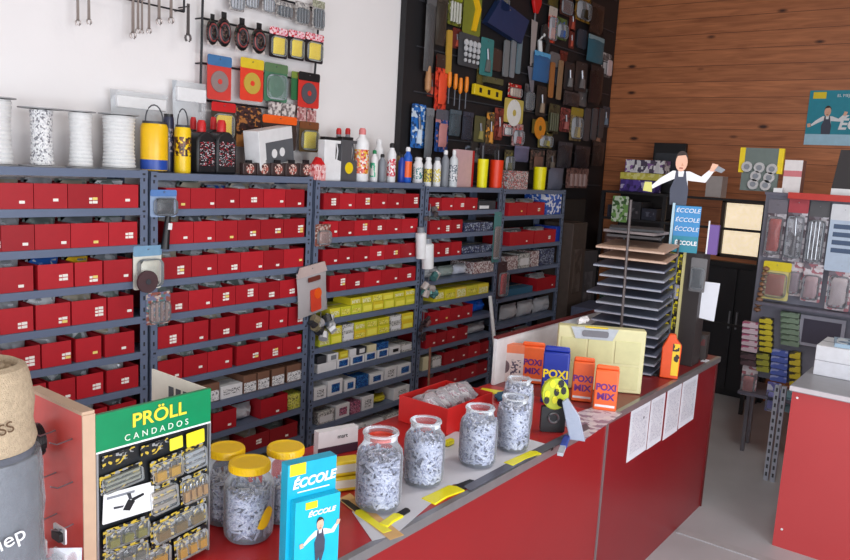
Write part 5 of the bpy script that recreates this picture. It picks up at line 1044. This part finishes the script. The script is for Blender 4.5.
for r_, (zb, hmax) in enumerate(((zr - .23, .17), (zr - .6, .28), (zr - 1.0, .3), (.12, .42))):
    yy = yy0
    while yy > ys[1] + .12:
        w = rnd.uniform(.1, .2); h = rnd.uniform(.5, .95) * hmax; c = rnd.choice([(40, 38, 42), (56, 48, 46), (34, 36, 50), (66, 58, 54), (90, 84, 84), (30, 30, 32), (44, 60, 50), (74, 50, 46)])
        if yy - w < ys[1] + .03: break
        o = thing('carton', 'dim box on the black rack, %s from the left, %s shelf from the top' % (ORD[n % 12], ORD[r_ + 1]), 'box', (XR + .02, yy - w / 2, zb + .0008), R(-90), 'dim boxes on the black rack')
        MB().box(-w / 2, w / 2, 0, .25, 0, h, mat(c, .6)).build('carton_body', o); MB().box(-w * .35, w * .35, -.001, 0, h * .3, h * .7, printed([c, tuple(min(255, v + 50) for v in c), c], 50, 50)).build('print', o)
        yy -= w + .012; n += 1
    n = 0
wc = wy1 + .06
t = thing('dark_cabinet', 'black cabinet below the bright window', 'cabinet', (XW - .1, (wy0 + wy1) / 2 - .02, 0), R(-90)); MB().box(-.3, .3, .02, .09, 0, wz0 - .03, mat((20, 20, 24), .5)).build('cabinet_body', t)
for sx in (-1, 1): o = MB().box(sx * .15 - .14, sx * .15 + .14, 0, .019, .06, wz0 - .08, mat((28, 27, 32), .45)).build('door', t); MB().box(sx * .03 - .006, sx * .03 + .006, -.02, 0, .6, .75, GREY).build('handle', o)
top = lambda b, x: spot(b, x=x)
def rtop(name, label, cat, b, m, z0, x=XR + .08, d=.15, group=None, extra=None):
    L_, w, h, rz = spot(b, x=x); tz = L_.z + h; L_.z = z0 + .0006; h = tz - L_.z; t = thing(name, label, cat, L_, rz, group); MB().box(-w / 2, w / 2, 0, d, 0, h, m).build('body', t, bevel=.003)
    if extra: MB().box(-w * .42, w * .42, -.0012, 0, h * .2, h * .8, extra).build('print', t)
    return t
rtop('carton', 'purple boxes row on the black rack, lowest of the stack', 'box', (620, 180, 655, 190), printed([(70, 50, 120), (90, 70, 150), (50, 40, 90), (180, 170, 200)], 30, 30), zr)
hP = at(640, 180, 0, XR + .08).z
rtop('carton', 'long pale yellow box on the purple boxes', 'box', (620, 173, 662, 180), printed([(206, 196, 90), (220, 214, 140), (190, 180, 70)], 30, 30), hP + .001)
hP2 = at(640, 173, 0, XR + .08).z
rtop('carton', 'white box with black and purple print at the top of the stack', 'box', (625, 160, 664, 173), printed([(210, 206, 210), (80, 70, 90), (225, 222, 224), (130, 90, 150)], 36, 30), hP2 + .002)
t = rtop('monitor', 'black monitor standing on the rack behind the cut-out man', 'monitor', (652, 143, 684, 189), BK, zr, x=XR + .32, d=.05, extra=mat((60, 64, 70), .2))
rtop('carton', 'white box beside the cut-out man on the black rack', 'box', (706, 176, 722, 192), mat((190, 182, 180), .5), zr, x=XR + .1)
pack('green and white pack hanging at the left of the black rack', (612, 196, 628, 222), x=XR - .02, card=printed([(120, 160, 90), (200, 210, 190), (70, 100, 60)], 40, 40), bubble=False)
# low grey stool-like carton stack left of sheets
a = at(585, 330, 0, 5.6)
t = thing('grey_cabinet', 'low blue-grey cabinet in the gap between shelves and plank wall', 'cabinet', (6.2, 2.2, 0), R(-90)); MB().box(-.0, .45, 0, .3, 0, .85, mat((58, 62, 80), .5)).build('cabinet_body', t)
bpy.data.objects.remove(t.children[0]); bpy.data.objects.remove(t)
for i, (x_, y_, w, d, h, c, lb) in enumerate(((5.74, 2.78, .3, .26, 1.45, (66, 54, 48), 'tall dark brown carton standing against the black board past the last shelf'), (6.02, 2.80, .22, .22, 1.2, (54, 50, 52), 'dark grey upright carton in the corner beside the brown one'),
    (6.30, 2.88, .3, .2, 1.62, (46, 38, 34), 'very dark tall panel leaning in the corner by the plank wall'), (5.72, 2.34, .42, .36, .8, (70, 76, 98), 'low slate blue crate on the floor past the last shelf'))):
    if i == 2: x_ = 6.05; y_ = 3.07; d = .04; w = .7
    t = thing(['tall_carton', 'tall_carton', 'panel', 'crate'][i], lb, ['box', 'box', 'panel', 'crate'][i], (x_, y_, .001), R([4, -8, 0, 6][i])); MB().box(-w / 2, w / 2, 0, d, 0, h, mat(c, .7, var=.15)).build('body', t, bevel=.006); MB().box(-w * .3, w * .25, -.002, 0, h * .6, h * .85, printed([c, tuple(v + 26 for v in c), tuple(v + 10 for v in c)], 20, 20)).build('print', t)
# ------------------------------------------------------------ poster
L_, w, h, rz = spot((807, 90, 905, 146), x=XW - .0034); t = thing('poster', 'teal poster with a man and white lettering on the plank wall', 'poster', L_, rz); MB().box(-w / 2, w / 2, -.004, .004, 0, h, mat((24, 140, 160), .5)).build('sheet', t)
MB().box(-w / 2, w / 2, -.0045, -.004, 0, h * .2, mat((170, 210, 230), .5)).build('pale_band', t); MB().box(-w * .46, -w * .32, -.0055, -.004, h * .85, h * .97, YEL).build('yellow_badge', t); text('EL MEJOR PEGAMENTO', .032, WHITE, t, (w * .04, -.006, h * .9)); text('ÉCCOLE', .12, WHITE, t, (w * .17, -.006, h * .38), shear=.2, bold=.004)
figure(t, h * .0055, -w * .28, h * .2, -.006, -.0045, legs=False)
# ------------------------------------------------------------ right display
XD = 5.35; a = at(762, 250, 0, XD); yl, yr = 1.30, .45; ztp = at(800, 192, 0, XD).z; GP2 = mat((104, 102, 116), .4, .2)
t = thing('display_stand', 'grey metal display stand holding hanging packs, behind the right red counter', 'display stand', (XD, 0, 0))
MB().box(.06, .075, yr, yl, .55, ztp - .03, mat((120, 120, 134), .45)).build('back_sheet', t)
for yy in (yl - .04, yr + .04): MB().box(.075, .1, yy - .012, yy + .012, 0, ztp - .03, mat((120, 118, 126), .35, .5)).build('leg', t)
MB().box(.02, .3, yr, yl, ztp - .03, ztp - .012, GP2).build('top_shelf', t); MB().box(-.01, .0195, yr, at(789, 190, 0, XD).y, ztp - .045, ztp - .005, mat((190, 50, 40), .4)).build('red_rail', t)
zl = at(790, 305, 0, XD).z; MB().box(-.05, .06, yr, yl - .04, zl - .02, zl, GP2).build('shelf', t)
zl2 = at(770, 395, 0, XD).z; MB().box(-.06, .3, yr, yl, max(zl2, .4) - .02, max(zl2, .4), GP2).build('low_shelf', t)
for yy in (yl - .02, yr + .02): MB().box(.27, .3, yy - .015, yy + .015, 0, ztp - .03, mat((140, 138, 146), .35, .5)).build('leg', t)
CP = printed([(176, 172, 178), (120, 112, 122), (200, 196, 204), (90, 76, 84)], 38, 38); PKC = printed([(196, 186, 190), (170, 110, 120), (206, 200, 206), (120, 110, 120)], 40, 50)
XP = XD + .03
pack('tall clear pack with a red band, leftmost of the upper row', (766, 200, 785, 258), x=XP, card=CP, inner=mat((170, 60, 50), .4), header=mat((110, 106, 116), .4), th=.06)
pack('tall clear pack with dark tool and red top, second of the upper row', (786, 198, 806, 262), x=XP, card=CP, inner=mat((90, 84, 92), .4), header=mat((170, 60, 70), .4), shape='tool', th=.06)
pack('tall clear pack with silver parts, third of the upper row', (807, 202, 827, 266), x=XP, card=CP, inner=STEEL, header=mat((80, 80, 84), .4), shape='bars', th=.06)
t = pack('pale blue label sheet with dark bars at the right edge of the stand', (828, 205, 856, 272), x=XP - .03, card=mat((180, 196, 216), .4), header=mat((214, 216, 222), .5), bubble=False, name='label_sheet')
_, w, h, _ = spot((828, 205, 856, 272), x=XP - .03)
for k in range(4): MB().box(-w * .35, w * .4, -.003, -.0021, h * (.28 + .12 * k), h * (.35 + .12 * k), mat((70, 90, 120), .5)).build('dark_bar', t)
t = pack('yellow-headed card pack with small red parts, left of the middle row', (762, 262, 790, 300), x=XP - .02, card=mat((206, 196, 130), .4), header=mat((220, 200, 40), .4), inner=mat((160, 90, 70), .4), th=.03)
pack('grey pack with pale red print behind the yellow-headed card', (788, 262, 802, 296), x=XP, card=PKC, bubble=True, inner=mat((150, 130, 140), .5), th=.03)
pack('clear pack with pinkish print, centre of the middle row', (802, 264, 822, 302), x=XP - .02, card=PKC, inner=mat((180, 150, 156), .5), th=.05)
pack('clear pack of pale parts at the right of the middle row', (827, 262, 852, 311), x=XP - .02, card=PKC, inner=mat((190, 176, 180), .5), th=.05)
t = thing('bead_strip', 'brown beaded strip hanging at the left end of the stand', 'strip', at(757, 312, 0, XD), R(-90)); sc_ = 1; m = MB()
for k in range(9): m.lathe([(.004, 0), (.022, .012), (.022, .024), (.004, .034)], mat((150, 110, 84), .5), 10, c=(.003 * k, -.0, .035 * k - .0))
m.build('beads', t); MB().tube([(.026, 0, .3), (.026, .06, .32)], .003, STEEL).build('hook', t)
def colpack(label, a0, y0, y1, w_, n, cols, grp, x=XD - .0, slope=0, sz=18):
    for k in range(n):
        yy = y0 + (y1 - y0) * k / n; b = (a0 - slope * k, yy, a0 + w_ - slope * k, yy + (y1 - y0) / n - .6)
        L_, w, h, rz = spot(b, x=x); t = thing('small_pack', label + ', %s from the top' % ORD[k], 'pack', L_, rz, grp); MB().prism(rrect(w, h, .006), -.018, .03, printed(cols, 26, 40)).build('wrapper', t); MB().box(-w * .3, w * .3, -.0188, -.018, h * .25, h * .7, mat(cols[0], .4)).build('logo_block', t)
colpack('small pink and white pack in the left column of the stand', 743, 322, 352, 16, 5, [(210, 190, 200), (170, 90, 120), (220, 210, 216)], 'pink packs', slope=.3)
colpack('small yellow and black pack in the second column', 760, 318, 352, 13, 6, [(206, 190, 50), (50, 46, 40), (170, 150, 50)], 'yellow packs')
colpack('greenish pack in the third column', 781, 312, 346, 19, 6, [(120, 140, 120), (80, 100, 80), (150, 166, 150)], 'green packs')
colpack('small dark pack below the pink packs', 741, 353, 366, 16, 2, [(90, 70, 76), (60, 50, 54), (140, 120, 120)], 'dark packs')
colpack('dull yellow pack lower in the second column', 757, 353, 372, 13, 3, [(160, 160, 60), (90, 90, 50), (190, 186, 90)], 'dull yellow packs')
colpack('blue pack below the green column', 772, 350, 382, 17, 5, [(80, 100, 180), (150, 160, 210), (50, 60, 130)], 'blue packs', slope=.4)
colpack('yellow and black pack low beside the right counter', 790, 352, 386, 11, 5, [(210, 190, 50), (60, 54, 40), (200, 180, 60)], 'low yellow packs')
colpack('pale teal pack lowest beside the right counter', 779, 390, 412, 14, 3, [(130, 170, 180), (90, 130, 150), (190, 210, 216)], 'teal packs')
pack('pinkish clear pack low in the left column of the stand', (741, 366, 757, 396), x=XD, card=PKC, inner=mat((180, 110, 110), .4), th=.04, hang=True)
pack('violet clear pack under the blue packs', (766, 382, 780, 412), x=XD - .02, card=printed([(150, 150, 200), (100, 100, 170), (200, 200, 220)], 40, 40), inner=mat((110, 110, 190), .4), th=.04)
L_, w, h, rz = spot((799, 317, 845, 348), x=XP - .02); L_.z = max(L_.z, 0); t = thing('picture_frame', 'dark panel with a grey frame behind the white boxes', 'frame', L_, rz); MB().box(-w / 2, w / 2, -.012, 0, 0, h, mat((150, 150, 164), .4)).build('frame_border', t); MB().box(-w * .42, w * .42, -.014, -.012, h * .1, h * .88, mat((52, 48, 66), .4)).build('panel', t); MB().tube([(0, 0, h * .9), (0, .05, h * .9)], .004, STEEL).build('hook', t)
for i, px in enumerate((776, 783)):
    a = at(px, 400, 0, 5.0); b = at(px - 1, 466 - i * 3, 0, 5.0); t = thing('slotted_post', 'pale perforated post standing left of the right counter, %s one' % ['left', 'right'][i], 'post', (5.0, a.y, 0), 0, 'pale perforated posts'); mb = MB(); mb.box(-.012, .012, -.014, .014, 0, .62, mat((170, 176, 190), .4))
    for k in range(12): mb.box(-.013, -.0121, -.006, .006, .03 + .05 * k, .055 + .05 * k, DGREY)
    mb.build('post_body', t)
def dtop(label, name, cat, b, z0, x=XD + .1): L_, w, h, rz = spot(b, x=x); tz = L_.z + h; L_.z = z0 + .0006; return thing(name, label, cat, L_, rz), w, tz - L_.z
t, w, h = dtop('grey display card with yellow edges and round silver parts, on the stand', 'knob_card', 'card', (738, 148, 783, 198), ztp - .012); 
MB().box(-w * .42, w * .4, 0, .02, 0, h, mat((104, 116, 112), .4)).build('card_body', t); MB().box(-w * .5, -w * .38, -.004, .02, h * .42, h, YEL).box(w * .36, w * .48, -.004, .02, h * .42, h, YEL).build('yellow_edge', t)
for i, (u, v) in enumerate(((-.3, .45), (-.02, .44), (.26, .42), (-.08, .24), (.22, .22), (-.12, .05), (.16, .04))):
    m = MB(); m.prism(circ(.035, 18, u * w, v * h + .03), -.018, 0, mat((190, 190, 190), .3, .6)); m.prism(circ(.018, 12, u * w, v * h + .03), -.024, -.018, GREY); m.build('round_part', t)
t, w, h = dtop('white box with a pink band standing on the display stand', 'carton', 'box', (783, 160, 801, 199), ztp - .012); MB().box(-w / 2, w / 2, 0, .1, 0, h, mat((228, 222, 222), .5)).build('carton_body', t); MB().box(-w / 2, w / 2, -.001, 0, h * .5, h * .68, mat((206, 120, 126), .5)).build('pink_band', t); MB().box(w / 2, w / 2 + .001, 0, .1, 0, h, mat((130, 90, 80), .5)).build('side_print', t)
t, w, h = dtop('small white box at the foot of the pink-banded box', 'carton', 'box', (773, 188, 782, 199), ztp - .012, XD + .04); MB().box(-w / 2, w / 2, 0, .05, 0, h, WHITE).build('carton_body', t)
t, w, h = dtop('black box with a white foot at the right photo edge', 'carton', 'box', (834, 150, 866, 187), ztp - .012); MB().prism([(-w * .5, h * .16), (w * .5, h * .16), (w * .5, h), (-w * .36, h)], 0, .15, mat((34, 26, 28), .4)).build('black_body', t); MB().box(-w / 2, w / 2, 0, .15, 0, h * .16, WHITE).build('white_foot', t)
# right counter
RC_HAZED = mat((188, 68, 70), .3, var=.03, scale=3); yc0 = -.9  # counter red paled towards pink, lens haze mixed into the colour
t = thing('counter', 'plain red counter at the right edge, with white boxes on top', 'counter', (4.09, yc0, 0), 0, 'red shop counters')
MB().box(0, .02, 0, .746 - yc0, .0, .83, RC_HAZED).build('front_panel', t); MB().box(.02, 1.0, .746 - yc0 - .02, .746 - yc0, 0, .83, RC_HAZED).build('side_panel', t); MB().box(-.012, 1.01, 0, .756 - yc0, .8305, .86, mat((150, 150, 156), .4)).build('top_board', t); MB().box(-.016, -.0122, 0, .758 - yc0, .835, .857, mat((206, 200, 204), .4)).build('edge_trim', t)
for zz, yy in ((.8, .72), (.1, .71)): MB().prism(circ(.006, 10, 0, 0), -.003, 0, WHITE, T=Matrix.Translation((0, yy - yc0, zz)) @ Matrix.Rotation(R(-90), 4, 'Z')).build('screw_cap', t)
z0 = .861
for i, (b, d, m) in enumerate((((812, 364, 866, 382), .34, mat((216, 218, 226), .5)), ((814, 350, 866, 366), .3, mat((222, 224, 230), .5)))):
    L_ = at((b[0] + b[2]) / 2, b[3], 0, 4.42); t = thing('white_carton', 'white carton on the right counter, %s of the two' % ['lower', 'upper'][i], 'box', (4.42, .36, z0), R(-90), 'white cartons on the right counter'); hh = .08
    MB().box(-.36, .5, 0, d, 0, hh, m).build('carton_body', t, bevel=.003); MB().box(-.36, .5, d * .48, d * .52, hh, hh + .0006, GREY).build('tape_strip', t); z0 += hh + .001
t = thing('paper_pack', 'pale blue printed leaflet pile on the white cartons', 'papers', (4.46, .50, z0), R(-80)); MB().box(-.14, .2, 0, .2, 0, .02, mat((150, 176, 196), .5)).build('stack', t); MB().box(-.13, .19, .01, .19, .02, .0206, printed([(160, 186, 206), (90, 120, 150), (214, 224, 230)], 24, 24)).build('cover_print', t)
t = thing('small_pack', 'little reddish box beside the white cartons', 'box', (4.5, .70, .861), R(-80)); MB().box(-.025, .03, 0, .05, 0, .09, printed([(120, 80, 80), (170, 140, 140), (70, 60, 70)], 40, 40)).build('carton_body', t)
